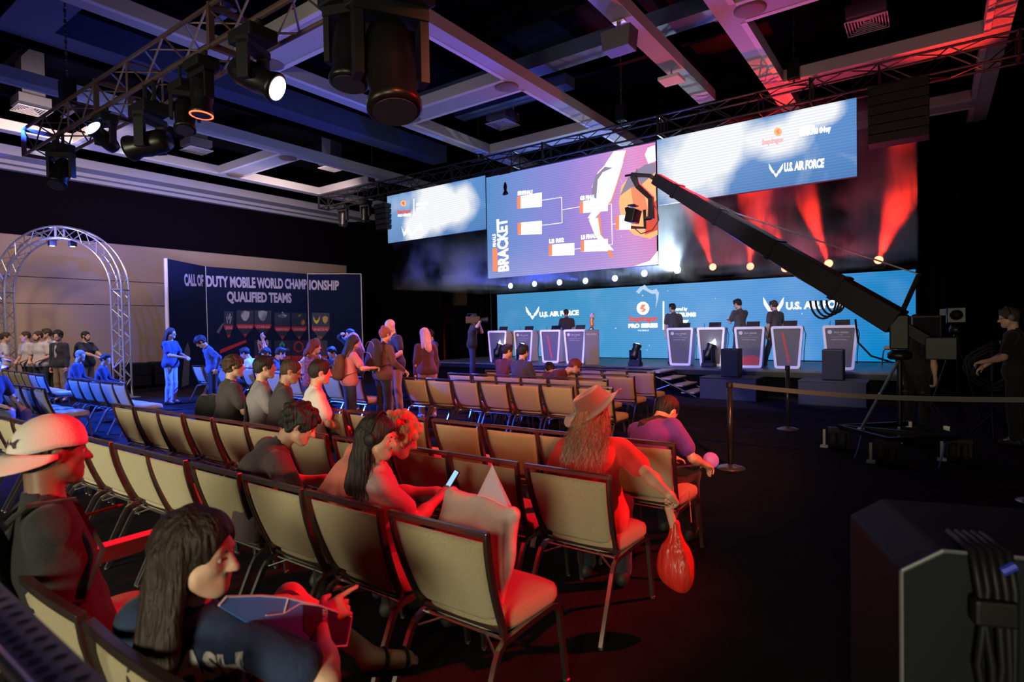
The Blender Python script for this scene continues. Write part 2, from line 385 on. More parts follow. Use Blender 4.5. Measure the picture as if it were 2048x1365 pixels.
def scan(nt, tc, col, s):
    sp = N(nt, 'ShaderNodeSeparateXYZ'); nt.links.new(tc.outputs['Object'], sp.inputs[0])
    m1 = N(nt, 'ShaderNodeMath', operation='MULTIPLY'); nt.links.new(sp.outputs['Z'], m1.inputs[0]); m1.inputs[1].default_value = s
    m2 = N(nt, 'ShaderNodeMath', operation='SINE'); nt.links.new(m1.outputs[0], m2.inputs[0])
    m3 = N(nt, 'ShaderNodeMapRange'); nt.links.new(m2.outputs[0], m3.inputs[0]); m3.inputs[1].default_value = -1; m3.inputs[3].default_value = .88; m3.inputs[4].default_value = 1.04
    return mix(nt, col, m3.outputs[0], 1.0, 'MULTIPLY')
def gen_xz(nt, tc):
    sp = N(nt, 'ShaderNodeSeparateXYZ'); nt.links.new(tc.outputs['Generated'], sp.inputs[0]); return sp.outputs['X'], sp.outputs['Z']
def tex_low(nt, tc):
    x, z = gen_xz(nt, tc); c = ramp(nt, x, [(0, srgb(64, 142, 196)), (.3, srgb(62, 154, 208)), (.6, srgb(100, 164, 228)), (.8, srgb(78, 150, 222)), (.93, srgb(4, 134, 204)), (1, srgb(0, 130, 200))])
    c2 = ramp(nt, z, [(0, srgb(20, 140, 200)), (.6, srgb(120, 160, 200))]); c = mix(nt, c, c2, .10)
    n = N(nt, 'ShaderNodeTexNoise'); n.inputs['Scale'].default_value = .8; nt.links.new(tc.outputs['Object'], n.inputs['Vector'])
    f = ramp(nt, n.outputs['Fac'], [(.5, (0, 0, 0)), (.8, (.3, .3, .3))]); c = mix(nt, c, srgb(150, 190, 230), f)
    c = mix(nt, c, (.8, .95, 1), specks(nt, tc, 3.2, .07)); return scan(nt, tc, c, 90)
def tex_mid(nt, tc):
    x, z = gen_xz(nt, tc); c = ramp(nt, x, [(0, srgb(92, 148, 208)), (.25, srgb(128, 148, 220)), (.5, srgb(152, 142, 222)), (.72, srgb(192, 146, 224)), (.88, srgb(232, 158, 218)), (1, srgb(242, 142, 200))])
    c2 = ramp(nt, z, [(0, srgb(188, 176, 230)), (.35, srgb(150, 150, 220))]); f = ramp(nt, z, [(0, (.45,) * 3), (.4, (0, 0, 0))]); c = mix(nt, c, c2, f)
    c = mix(nt, c, (.8, .85, 1), specks(nt, tc, 4.5, .06)); return scan(nt, tc, c, 110)
def tex_side(seed, glow):
    def fn(nt, tc):
        x, z = gen_xz(nt, tc); c = ramp(nt, x, [(0, srgb(125, 165, 215)), (.5, srgb(112, 155, 212)), (1, srgb(96, 146, 208))])
        n = N(nt, 'ShaderNodeTexNoise'); n.inputs['Scale'].default_value = .9; n.inputs['Detail'].default_value = 4; n.inputs['Distortion'].default_value = .5
        mp = N(nt, 'ShaderNodeMapping'); mp.inputs['Location'].default_value = seed; nt.links.new(tc.outputs['Object'], mp.inputs[0]); nt.links.new(mp.outputs[0], n.inputs['Vector'])
        acc = None
        for gx, gz, r, st in glow:
            m2 = N(nt, 'ShaderNodeMapping'); m2.inputs['Location'].default_value = (-gx, 0, -gz * st); m2.inputs['Scale'].default_value = (1, 0, st); nt.links.new(tc.outputs['Object'], m2.inputs[0])
            a = N(nt, 'ShaderNodeVectorMath', operation='LENGTH'); nt.links.new(m2.outputs[0], a.inputs[0])
            q = N(nt, 'ShaderNodeMapRange'); q.inputs[1].default_value = r; q.inputs[2].default_value = 0; nt.links.new(a.outputs['Value'], q.inputs[0])
            if acc is None: acc = q.outputs[0]
            else: mx = N(nt, 'ShaderNodeMath', operation='ADD'); nt.links.new(acc, mx.inputs[0]); nt.links.new(q.outputs[0], mx.inputs[1]); acc = mx.outputs[0]
        s1 = N(nt, 'ShaderNodeMath', operation='ADD'); nt.links.new(acc, s1.inputs[0]); nt.links.new(n.outputs['Fac'], s1.inputs[1])
        f = ramp(nt, s1.outputs[0], [(.52, (0, 0, 0)), (.78, (.55,) * 3), (1.0, (1, 1, 1))]); c = mix(nt, c, srgb(250, 252, 255), f)
        d = ramp(nt, z, [(0, (.35,) * 3), (.5, (0, 0, 0))]); g_ = mix(nt, d, (0, 0, 0), f); c = mix(nt, c, srgb(62, 104, 165), g_); return scan(nt, tc, c, 110)
    return fn
white_e = emi('screen_white', (1, 1, 1), 1.35); orange_e = emi('screen_orange', srgb(250, 150, 110), 1); red_e = emi('screen_red', srgb(235, 90, 70), 1); grey_e = emi('screen_grey', srgb(150, 140, 165), 1)
warm_e = emi('screen_peach', srgb(255, 190, 130), 1.1); deep_e = emi('screen_slate', srgb(90, 90, 120), 1)
def screen(name, x0, x1, Y, z0, z1, M, label, cat='screen', group=None, parent_z=None):
    t = empty(name, (x0, Y, z0)); W, Hh = x1 - x0, z1 - z0
    MB().bb(0, W, .01, .10, 0, Hh).build('cabinet', black, t)
    d = MB().bb(0.004, W - .004, 0, .009, .004, Hh - .004).build('display', M, t)
    tag(t, label, cat, group)
    def P(px, py, off=0): q = on_y(px, py, Y); return (q.x - x0, -off, q.z - z0)
    def poly(nm, pts, m_, k=1): return MB().prism([(P(*p)[0], P(*p)[2]) for p in pts], -.004 * k - .003, -.004 * k + .003).build(nm, m_, t)
    def tx(nm, s, a, b, h, m_, k=2, rot=0, align='LEFT', bold=0.0):   # fit text between two surveyed points
        A, B = Vector(P(*a)), Vector(P(*b)); L = (B - A).length; d_ = (B - A).normalized(); up = Vector((-d_.z, 0, d_.x))
        return text(nm, s, h, frame_m4(A + Vector((0, -.005 * k, 0)), d_, up), m_, t, ext=.0015, bold=bold, fit=L)
    return t, P, poly, tx
def circ(c, r, n=28, a0=0, a1=360, ry=None):
    return [(c[0] + r * math.cos(R_(a0 + (a1 - a0) * k / (n - (a1 - a0 != 360)))), c[1] - (ry or r) * math.sin(R_(a0 + (a1 - a0) * k / (n - (a1 - a0 != 360))))) for k in range(n)]
def wings(poly, cx, cy, s):
    for q in (-1, 1):
        poly('wing_emblem', [(cx + q * 26 * s, cy - 27 * s), (cx + q * 24 * s, cy - 8 * s), (cx + q * 14 * s, cy + 8 * s), (cx + q * 4 * s, cy + 12 * s), (cx + q * 6 * s, cy + 2 * s), (cx + q * 13 * s, cy - 6 * s), (cx + q * 19 * s, cy - 17 * s)], white_e)
    poly('wing_emblem', [(cx - 8 * s, cy + 13 * s), (cx, cy + 9 * s), (cx + 8 * s, cy + 13 * s), (cx, cy + 24 * s)], white_e)
def flame(poly, cx, cy, r, m1, m2):
    poly('flame_emblem', circ((cx, cy), r, 30, ry=r * 1.05), m1)
    poly('flame_emblem', [(cx - r * .5, cy + r * .1), (cx - r * .2, cy - r * .6), (cx + r * .5, cy - r * .6), (cx + r * .1, cy - r * .1), (cx + r * .55, cy + r * .2), (cx + r * .1, cy + r * .65), (cx - r * .35, cy + r * .5), (cx + .1 * r, cy + .25 * r)], m2, 2)
LY = 17.9
t, P, poly, tx = screen('stage_backdrop_screen', -13.56, -.32, LY, .62, 2.97, panel_tex('screen_low', tex_low), 'long blue stage-width screen standing at the back of the stage')
wings(poly, 1065, 627, .52); tx('lettering', 'U.S. AIR FORCE', (1079, 634), (1158, 630), .17, white_e, bold=.012)
wings(poly, 1547, 616, .80); tx('lettering', 'U.S. AIR FORCE', (1572, 619), (1712, 614), .20, white_e, bold=.014)
flame(poly, 1286, 617, 12.5, white_e, orange_e)
tx('lettering', 'Snapdragon', (1258, 643), (1315, 642), .17, red_e, bold=.01)
tx('lettering', 'PRO SERIES', (1257, 656), (1316, 655), .13, white_e, bold=.012)
tx('lettering', 'MOBILE', (1276, 663), (1298, 662.5), .05, white_e)
poly('divider_bar', [(1325.5, 603), (1328.5, 603), (1328.5, 660), (1325.5, 660)], white_e)
tx('lettering', 'Powered by', (1341, 622), (1375, 621), .10, white_e, bold=.008); tx('lettering', 'SAMSUNG', (1341, 634), (1392, 633), .12, white_e, bold=.014); tx('lettering', 'Galaxy', (1341, 647), (1378, 645), .11, white_e, bold=.012)
poly('electric_arc', [(1272, 584), (1280, 575), (1290, 570), (1296, 578), (1304, 581), (1313, 578), (1318, 586), (1316, 600), (1311, 618), (1313, 600), (1312, 588), (1303, 588), (1294, 583), (1286, 579), (1278, 588)], emi('arc_pale', srgb(190, 215, 245), 1))
UY = 12.5
def xz(px, py): q = on_y(px, py, UY); return q.x, q.z
xa, za = xz(972, 354); xb, zb = xz(1317.5, 530)
CX0, CX1, CZ0, CZ1 = xa, on_y(1311, 290, UY).x, zb, za - .02
t, P, poly, tx = screen('bracket_screen', CX0, CX1, UY, CZ0, CZ1, panel_tex('screen_mid', tex_mid), 'large centre screen showing a tournament bracket, hung lower than its neighbours', group='screens hung from the stage truss')
glow = (P(1272, 440)[0], P(1272, 440)[2])
poly('graphic_disc', [(1243, 372), (1262, 350), (1290, 332), (1310, 325), (1315.5, 470), (1300, 478), (1268, 470), (1243, 445), (1238, 405)], warm_e)
poly('graphic_facet', [(1240, 392), (1258, 352), (1290, 330), (1310, 326), (1311, 345), (1285, 368), (1262, 376)], grey_e, 2)
poly('graphic_facet', [(1262, 376), (1285, 368), (1296, 420), (1270, 432)], orange_e, 2)
poly('graphic_facet', [(1296, 420), (1313, 400), (1316, 460), (1290, 470)], red_e, 2)
poly('graphic_blade', [(1252, 301), (1246, 322), (1224, 335), (1210, 330), (1228, 303)], white_e, 2)
poly('graphic_blade', [(1247, 323), (1232, 372), (1222, 402), (1204, 420), (1186, 442), (1176, 436), (1190, 415), (1184, 400), (1184, 375), (1196, 345), (1210, 331)], white_e, 2)
poly('graphic_blade', [(1178, 440), (1196, 436), (1201, 470), (1228, 501), (1210, 500), (1190, 470)], white_e, 2)
poly('graphic_edge', [(1254, 301), (1247, 326), (1233, 376), (1223, 406), (1200, 428), (1204, 470), (1229, 516), (1221, 515), (1197, 470), (1195, 436), (1203, 420), (1222, 402), (1232, 372), (1247, 323), (1252, 301)], orange_e, 1)
poly('graphic_facet', [(1184, 378), (1192, 352), (1210, 334), (1226, 336), (1206, 345), (1196, 360), (1193, 398), (1184, 396)], grey_e, 3)
poly('graphic_blade', [(1296, 296), (1310, 290.5), (1312, 322), (1297, 328), (1290, 310)], white_e, 2)
poly('graphic_blade', [(1268, 533), (1300, 522), (1316, 502), (1317, 529)], white_e, 2)
for (a, b, c, d, s) in ((1035, 392, 1084, 418, 'SEMIFINALS'), (1036, 444, 1084, 470, ''), (1160, 402, 1216, 427, 'GB FINAL'), (1098, 488, 1149, 512, 'LB R02'), (1162, 480, 1216, 504, 'LB FINAL'), (1232, 430, 1262, 460, '')):
    sl = -.10 * (b < 430) - .04
    poly('bracket_box', [(a, b + 2), (c, b + (c - a) * sl), (c, d + (c - a) * sl * .6), (a, d)], white_e, 3)
    poly('bracket_tab', [(a, b + 2), (a + 7, b + 1), (a + 7, d - .5), (a, d)], orange_e, 4)
    poly('bracket_line', [(a + 8, (b + d) / 2 + 1.5), (c - 10, (b + d) / 2 + (c - a) * sl * .8), (c - 10, (b + d) / 2 + (c - a) * sl * .8 + 1), (a + 8, (b + d) / 2 + 2.5)], emi('bracket_pale', srgb(250, 215, 200), 1), 5)
    if s: tx('lettering', s, (a + 1, b - 1), (a + 31, b - 4), .10, white_e, 4, bold=.008)
def line(pts, w_=1.0):
    for a, b in zip(pts, pts[1:]):
        d = Vector((b[0] - a[0], b[1] - a[1])).normalized() * w_ / 2; n_ = Vector((-d.y, d.x))
        poly('bracket_line', [(a[0] + n_.x, a[1] + n_.y), (b[0] + n_.x, b[1] + n_.y), (b[0] - n_.x, b[1] - n_.y), (a[0] - n_.x, a[1] - n_.y)], white_e, 2)
line([(1084, 401), (1123.5, 395), (1124.5, 446), (1084, 451)]); line([(1124, 420), (1160, 414)]); line([(1149, 499), (1162, 497)]); line([(1216, 409), (1223, 408), (1225, 489), (1216, 491)]); line([(1224, 449), (1232, 448)])
tx('lettering', 'BRACKET', (1017.5, 543), (1014, 436), .34, white_e, 3, bold=.02); tx('lettering', 'FINALS', (993, 494), (991.5, 468), .11, white_e, 3, bold=.005)
poly('title_bar', [(985, 497), (995, 496.5), (996, 543), (986, 544)], orange_e, 2)
xa, za = xz(774, 393); xb = on_y(968, 352, UY).x; zb = on_y(777, 487, UY).z
t, P, poly, tx = screen('side_screen', xa, CX0 - .03, UY, zb, za, None or panel_tex('screen_left', tex_side((3, 0, 1), [(1.9, 1.0, .9, .8), (2.9, .7, .8, 1), (1.2, .35, .6, 1)])), 'left hanging screen with pale blue clouds and small sponsor lettering', group='screens hung from the stage truss')
flame(poly, 807, 407, 5.5, warm_e, red_e); tx('lettering', 'Snapdragon', (795, 427), (822, 425), .10, red_e, bold=.006); tx('lettering', 'PRO SERIES', (796, 434), (822, 432), .07, white_e, bold=.006)
poly('divider_bar', [(827, 398), (828.5, 398), (828.5, 432), (827, 432)], white_e)
tx('lettering', 'SAMSUNG', (833, 412), (856, 410), .08, white_e, bold=.008); tx('lettering', 'Galaxy', (833, 420), (850, 418), .07, white_e, bold=.006)
poly('wing_emblem', [(803, 453), (808, 466), (816, 455), (824, 467), (842, 446), (848, 462), (838, 458), (824, 474), (815, 464), (808, 473)], white_e)
xa = on_y(1317, 275, UY).x; xb, zt = xz(1713.4, 194.7); zb = on_y(1716, 352.4, UY).z
t, P, poly, tx = screen('side_screen', CX1 + .03, xb, UY, zb, zt, panel_tex('screen_right', tex_side((0, 0, 4), [(.85, .85, 1.0, .8), (1.5, 1.2, .8, 1), (2.5, .95, .7, 1.4), (3.2, 1.3, .6, 1.5)])), 'right hanging screen with white lightning clouds above the crane arm', group='screens hung from the stage truss')
flame(poly, 1556, 264, 8, warm_e, orange_e); tx('lettering', 'Snapdragon', (1524, 290), (1566, 284), .10, emi('screen_pinkish', srgb(250, 190, 190), 1), bold=.006)
wings(poly, 1552, 342, .55); tx('lettering', 'U.S. AIR FORCE', (1568, 343), (1648, 334), .16, white_e, bold=.012)
tx('lettering', 'Powered by', (1600, 262), (1630, 257), .08, white_e, bold=.006); tx('lettering', 'SAMSUNG Galaxy', (1600, 273), (1662, 262), .10, white_e, bold=.012)

# ================= trusses =================
def box_truss(name, x0, x1, y, z, s, m_, label, step=.5, r=.024, group=None):
    t = empty(name, (x0, y, z)); L = x1 - x0
    for dy in (0, s):
        for dz in (0, s): MB().tube([(0, dy, dz), (L, dy, dz)], r, 8).build('chord', m_, t)
    b = MB(); n = int(L / step)
    for i in range(n):
        a, c = i * L / n, (i + 1) * L / n; f = i % 2
        for (p, q) in (((0, 0), (0, s)), ((s, 0), (s, s)), ((0, 0), (s, 0)), ((0, s), (s, s))):
            A, B = (p, q) if f else (q, p); b.tube([(a, *A), (c, *B)], r * .5, 5)
        if i % 4 == 0:
            for p, q in (((0, 0), (0, s)), ((s, 0), (s, s)), ((0, 0), (s, 0)), ((0, s), (s, s))): b.tube([(a, *p), (a, *q)], r * .6, 5)
    o = b.build('lattice', m_, t); o['kind'] = 'stuff'
    for k in range(int(L / 3.05) + 1):
        a = min(k * 3.05, L); MB().bb(a - .02, a + .02, -.03, s + .03, -.03, .03).bb(a - .02, a + .02, -.03, s + .03, s - .03, s + .03).bb(a - .02, a + .02, -.03, .03, .031, s - .031).bb(a - .02, a + .02, s - .03, s + .03, .031, s - .031).build('end_plate', m_, t)
    return tag(t, label, 'truss', group)
copper = mat('truss_coppery', (.20, .13, .12), .4, .7)
box_truss('lighting_truss', -12.25, -3.2, 3.22, 4.70, .42, copper, 'dark box truss with lamps hanging across the upper left corner')
XT0 = on_y(625, 400, 12.3).x
box_truss('screen_truss', XT0, 2.3, 12.55, 5.93, .40, trussm, 'long black box truss carrying the three hanging screens over the stage')
chainm = mat('chain', (.12, .11, .12), .4, .8)
for i, (x, y, z, l) in enumerate(((-10.9, 3.43, 5.14, 'chain hoist above the left end of the upper left truss'), (-6.3, 3.43, 5.14, 'chain hoist above the right part of the upper left truss'),
        (-14.6, 12.75, 6.36, 'chain hoist at the left end of the stage truss'), (-10.2, 12.75, 6.36, 'chain hoist above the joint of left and centre screens'), (-5.9, 12.75, 6.36, 'chain hoist above the joint of centre and right screens'), (-2.2, 12.75, 6.36, 'red-lit chain hoist above the right screen'))):
    t = empty('chain_hoist', (x, y, z)); bevel(MB().bb(-.11, .11, -.09, .09, .12, .5).build('motor', blackm, t)); MB().tube([(0, 0, 0), (.0, 0, .12)], .02).bb(-.25, .25, -.03, .03, -.02, .0).build('hook', chrome, t)
    c = MB()
    for k in range(int((8.5 - z - .5) / .08)):
        a = (k % 2) * PI / 2; c.bb(-.015 * math.cos(a) - .005, .015 * math.cos(a) + .005, -.015 * math.sin(a) - .005, .015 * math.sin(a) + .005, .5 + k * .08, .5 + k * .08 + .07)
    c.build('chain', chainm, t); tag(t, l, 'hoist', 'chain hoists on the trusses')

# ---- moving head lamps ----
lens_w = emi('lens_white', (.85, 1, .95), 4); lens_b = emi('lens_blue', (.25, .35, 1), 9); lens_r = emi('lens_red', (1, .06, .02), 7); lens_k = mat('lens_dark', (.03, .03, .05), .1)
def moving_head(hang, tilt, pan, lens, s=1.0, ring=None, drop=.0):
    t = empty('moving_head_lamp'); q = -1 if hang else 1
    bevel(MB().bb(-.17 * s, .17 * s, -.13 * s, .13 * s, 0, q * .11 * s).build('base', black, t), .015)
    y = empty('yoke', (0, 0, q * .11 * s), R_(pan), t)
    MB().bb(-.17 * s, -.13 * s, -.05 * s, .05 * s, q * .03 * s, q * .34 * s).bb(.13 * s, .17 * s, -.05 * s, .05 * s, q * .03 * s, q * .34 * s).bb(-.17 * s, .17 * s, -.06 * s, .06 * s, 0, q * .06 * s).build('yoke_arms', black, y)
    M = Matrix.Rotation(R_(tilt), 3, 'X'); o = Vector((0, 0, q * .27 * s))
    prof = [(.02, -.2), (.09, -.19), (.115, -.12), (.12, .04), (.105, .14), (.125, .2), (.125, .23), (.11, .235)]
    MB().lathe([(r * s, z * s) for r, z in prof], 28, o, M).build('head', blackm, y, True)
    MB().lathe([(.002, .236 * s), (.085 * s, .236 * s), (.10 * s, .238 * s), (.10 * s, .243 * s)][::-1], 28, o, M).build('lens', lens, y)
    if ring is not None: MB().tube([o + M @ Vector((.118 * s * math.cos(a * PI / 14), .118 * s * math.sin(a * PI / 14), .237 * s)) for a in range(28)], .008 * s, 6, True).build('light_ring', ring, y)
    if hang: MB().tube([(-.1 * s, 0, 0), (-.1 * s, 0, max(.07 * s, drop))], .02 * s).tube([(.1 * s, 0, 0), (.1 * s, 0, max(.07 * s, drop))], .02 * s).tube([(-.12 * s, 0, max(.07 * s, drop) - .02), (.12 * s, 0, max(.07 * s, drop) - .02)], .015 * s).build('clamp', black, t)
    return t
mg = 'moving head lamps on the upper left truss'
for px, py, s, tilt, pan, ln, rg, l in ((508, 22, 1.15, 118, 118, lens_w, None, 'large black moving head with a bright white lens on the upper left truss'),
        (405, 76, .95, 176, 0, lens_k, lens_r, 'moving head with a glowing red ring on the upper left truss'),
        (372, 168, .9, 160, 60, lens_k, None, 'dark unlit moving head hanging below the red-ringed one'),
        (303, 212, 1.2, 100, -60, lens_k, None, 'long scoop-like moving head pointing sideways on the upper left truss'),
        (213, 232, .85, 60, 20, lens_b, lens_b, 'moving head with a glowing blue lens ring on the upper left truss'),
        (124, 292, 1.05, 150, 40, lens_k, None, 'blue-lit moving head hanging at the left end of the upper left truss'),
        (704, -18, 1.3, 170, 20, lens_k, None, 'black moving head cut by the top edge of the picture, left of its neighbour'),
        (782, -32, 1.7, 165, 60, lens_k, None, 'large glossy moving head cut by the top edge of the picture')):
    p = on_y(px, py, 3.24); zz = min(p.z, 4.60); o = moving_head(True, tilt, pan, ln, s, rg, 4.69 - zz); o.location = (p.x, 3.22, zz); tag(o, l, 'stage lamp', mg)
for px, l in ((690, 'left moving head under the left end of the stage truss'), (735, 'right moving head under the left end of the stage truss'), (1020, 'dark moving head standing up behind the joint of left and centre screens')):
    o = moving_head(True, 175, 10, lens_k, 1.1); p = on_y(px, 420, 12.7); o.location = (p.x, 12.62, 5.86); tag(o, l, 'stage lamp', 'moving head lamps on the stage truss')
t = empty('line_array', on_y(766, 404, 12.4)); t.location.z = 5.5
for k in range(5):
    bevel(MB().prism([(-.24, -.07), (.24, -.07), (.26, .07), (-.26, .07)], -.16 + k * .015, .16 + k * .015, lambda x, y, z, k=k: (x, y, z - k * .16)).build('speaker_box', black, t))
MB().tube([(0, 0, .07), (0, 0, .42)], .015).build('rigging_bar', blackm, t)
tag(t, 'small black hanging speaker array beside the left screen', 'speaker array')
p0 = on_y(1795, 215, 12.2); t = empty('line_array', (p0.x, 12.5, 5.85))
for k in range(6): bevel(MB().bb(-.45, .45, -.2, .2, -.17 * (k + 1) + .01, -.17 * k).build('speaker_box', black, t))
MB().bb(-.3, .3, -.05, .05, .0, .06).build('rigging_bar', blackm, t)
tag(t, 'large dark hanging speaker array right of the right screen', 'speaker array')

# ---- lamp row behind the stage screen ----
lens_star = emi('lens_star', (.85, .95, 1), 60)
LAMPS = ((1020, 572, 'b'), (1068, 568, 'b'), (1118, 565, 'b'), (1170, 562, 'b'), (1229, 557, 'b'), (1288, 547, 'w'), (1354, 540, 's'), (1425, 534, 'r'), (1500, 533, 'r'), (1570, 537, 'r'), (1657, 527, 'r'), (1757, 520, 'r'))
nmn = {'b': 'blue', 'w': 'pale blue', 's': 'dazzling white', 'r': 'red'}
ordn = ('first', 'second', 'third', 'fourth', 'fifth', 'sixth')
rb = MB().tube([(-14.2, 18.35, 3.08), (-.3, 18.35, 3.08)], .03)
bar = empty('lamp_bar', (0, 0, 0)); rb.build('rail', blackm, bar)
for x in (-14.2, -10.7, -7.2, -3.7, -.3): MB().tube([(x, 18.35, 0), (x, 18.35, 3.05)], .03).bb(x - .25, x + .25, 18.1, 18.6, 0, .02).build('upright', blackm, bar)
tag(bar, 'black lamp bar on uprights behind the stage screen', 'lamp bar')
cnt = {}
HAZE_AIM = {1020: (-.9, .25), 1068: (-1.1, .2), 1118: (-1.0, .2), 1170: (-1.6, .35), 1229: (-2.2, .35), 1288: (-3.2, .12), 1354: (0, .6), 1425: (0, 1.6), 1500: (.5, 1.1), 1570: (-.4, 2.4), 1657: (-.5, 2.3), 1757: (.45, .9)}
for px, py, c in LAMPS:
    p = on_y(px, py, 18.1); cnt[c] = cnt.get(c, 0) + 1; t = empty('par_lamp', (p.x, 18.2, p.z))
    M = Matrix.Rotation(R_(90), 3, 'X')
    MB().lathe([(.03, -.22), (.09, -.2), (.12, -.05), (.12, .06), (.11, .065)], 24, (0, 0, 0), M).build('housing', blackm, t, True)
    MB().lathe([(.105, .069), (.105, .068), (.002, .067)], 24, (0, 0, 0), M).build('lens', {'b': emi('lens_beam_blue', (.42, .48, 1), 7), 'w': emi('lens_beam_pale', (.7, .85, 1), 8), 's': lens_star, 'r': emi('lens_beam_red', (1, .20, .10), 7)}[c], t)
    MB().bb(-.14, -.12, -.02, .02, -.22, .03).bb(.12, .14, -.02, .02, -.22, .03).bb(-.14, .14, -.02, .02, -.235, -.21).build('bracket', black, t)
    ex = ', %s %s one from the left' % (ordn[cnt[c] - 1], nmn[c]) if c in 'br' else ''
    tag(t, '%s stage lamp in the row above the stage screen%s' % (nmn[c], ex), 'stage lamp', 'lamps in the row above the stage screen')
    ax, az = HAZE_AIM[px]; loc = Vector((p.x, 18.08, p.z)); colr = {'b': (.10, .14, 1), 'w': (.5, .7, 1), 's': (.6, .8, 1), 'r': (1, .03, .015)}[c]
    lamp('SPOT', loc, loc + Vector((ax, -1.7, az)), colr, {'b': 1600, 'w': 1400, 's': 2200, 'r': 7000}[c], .05, 18 if c != 's' else 60, .6)

# haze in the air over the stage
hz = bpy.data.materials.new('haze'); hz.use_nodes = True; nt = hz.node_tree; nt.nodes.remove(nt.nodes['Principled BSDF'])
v = nt.nodes.new('ShaderNodeVolumeScatter'); v.inputs['Anisotropy'].default_value = .2; nt.links.new(v.outputs[0], nt.nodes['Material Output'].inputs['Volume'])
tc = nt.nodes.new('ShaderNodeTexCoord'); n = nt.nodes.new('ShaderNodeTexNoise'); n.inputs['Scale'].default_value = .9; n.inputs['Detail'].default_value = 2; nt.links.new(tc.outputs['Object'], n.inputs['Vector'])
r = nt.nodes.new('ShaderNodeMapRange'); r.inputs[1].default_value = .46; r.inputs[2].default_value = .64; r.inputs[3].default_value = .004; r.inputs[4].default_value = .5; nt.links.new(n.outputs['Fac'], r.inputs[0]); nt.links.new(r.outputs[0], v.inputs['Density'])
tag(MB().bb(-14.3, -.25, 13.2, 18.3, 3.0, 6.2).build('haze', hz), 'thin theatrical haze hanging in the air above the stage screen', 'haze', kind='stuff')

# ---- floor heads, speakers, podiums ----
g = 'moving head lamps on the stage floor'
for px, py, d, l in ((985, 709, 14.4, 'bright moving head at the stage\'s left end, beside the standing camera operator'), (1042, 705, 15.2, 'moving head between the second and third podium of the left group'),
        (1268, 733, None, 'moving head alone in the middle of the stage front'), (1418, 734, None, 'moving head in front of the second podium of the right group'), (1583, 736, None, 'moving head in front of the fourth podium of the right group')):
    o = moving_head(False, 28, {1418: 150, 1583: 200}.get(px, 170), emi('lens_floor', (.8, 1, 1), 14), .95)
    p = on_z(px, py if d is None else 727, HS); o.location = (p.x, max(p.y, SF + .25), HS); tag(o, l, 'stage lamp', g)
for px, y, l in ((1463, SF - .82, 'black loudspeaker box on the left black riser in front of the stage'), (1667, SF - .82, 'black loudspeaker box on the right black riser in front of the stage')):
    X = (on_z(px, 770, .5)).x
    p = on_y(px, 700, y); t = empty('riser_box', (p.x - .0, y, 0)); wd = .60
    bevel(MB().bb(-wd, wd, -.38, .38, 0, .5).build('body', mat('case_grey', (.014, .014, .017), .6), t)); MB().bb(-wd - .008, wd + .008, -.388, .388, .47, .49).bb(-wd - .008, wd + .008, -.388, .388, .0, .02).build('edge_trim', blackm, t)
    tag(t, '%s low black riser box on the floor in front of the stage' % ('left' if px < 1500 else 'right'), 'riser', 'riser boxes in front of the stage')
    t = empty('loudspeaker', (p.x, y, .502)); bevel(MB().bb(-.19, .19, -.18, .18, 0, .62).build('cabinet', mat('case_grey', (.014, .014, .017), .6), t), .02)
    MB().bb(-.17, .17, -.195, -.181, .03, .59).build('grille', mat('grille', (.02, .02, .022), .8, bump=(200, .5)), t); tag(t, l, 'loudspeaker', 'loudspeakers in front of the stage')
podw = mat('podium_white', (.72, .70, .76), .4); podg = mat('podium_panel', (.085, .075, .085), .5); prnt = mat('print_pale', (.55, .52, .56), .6); prnr = mat('print_red', (.5, .05, .04), .6)
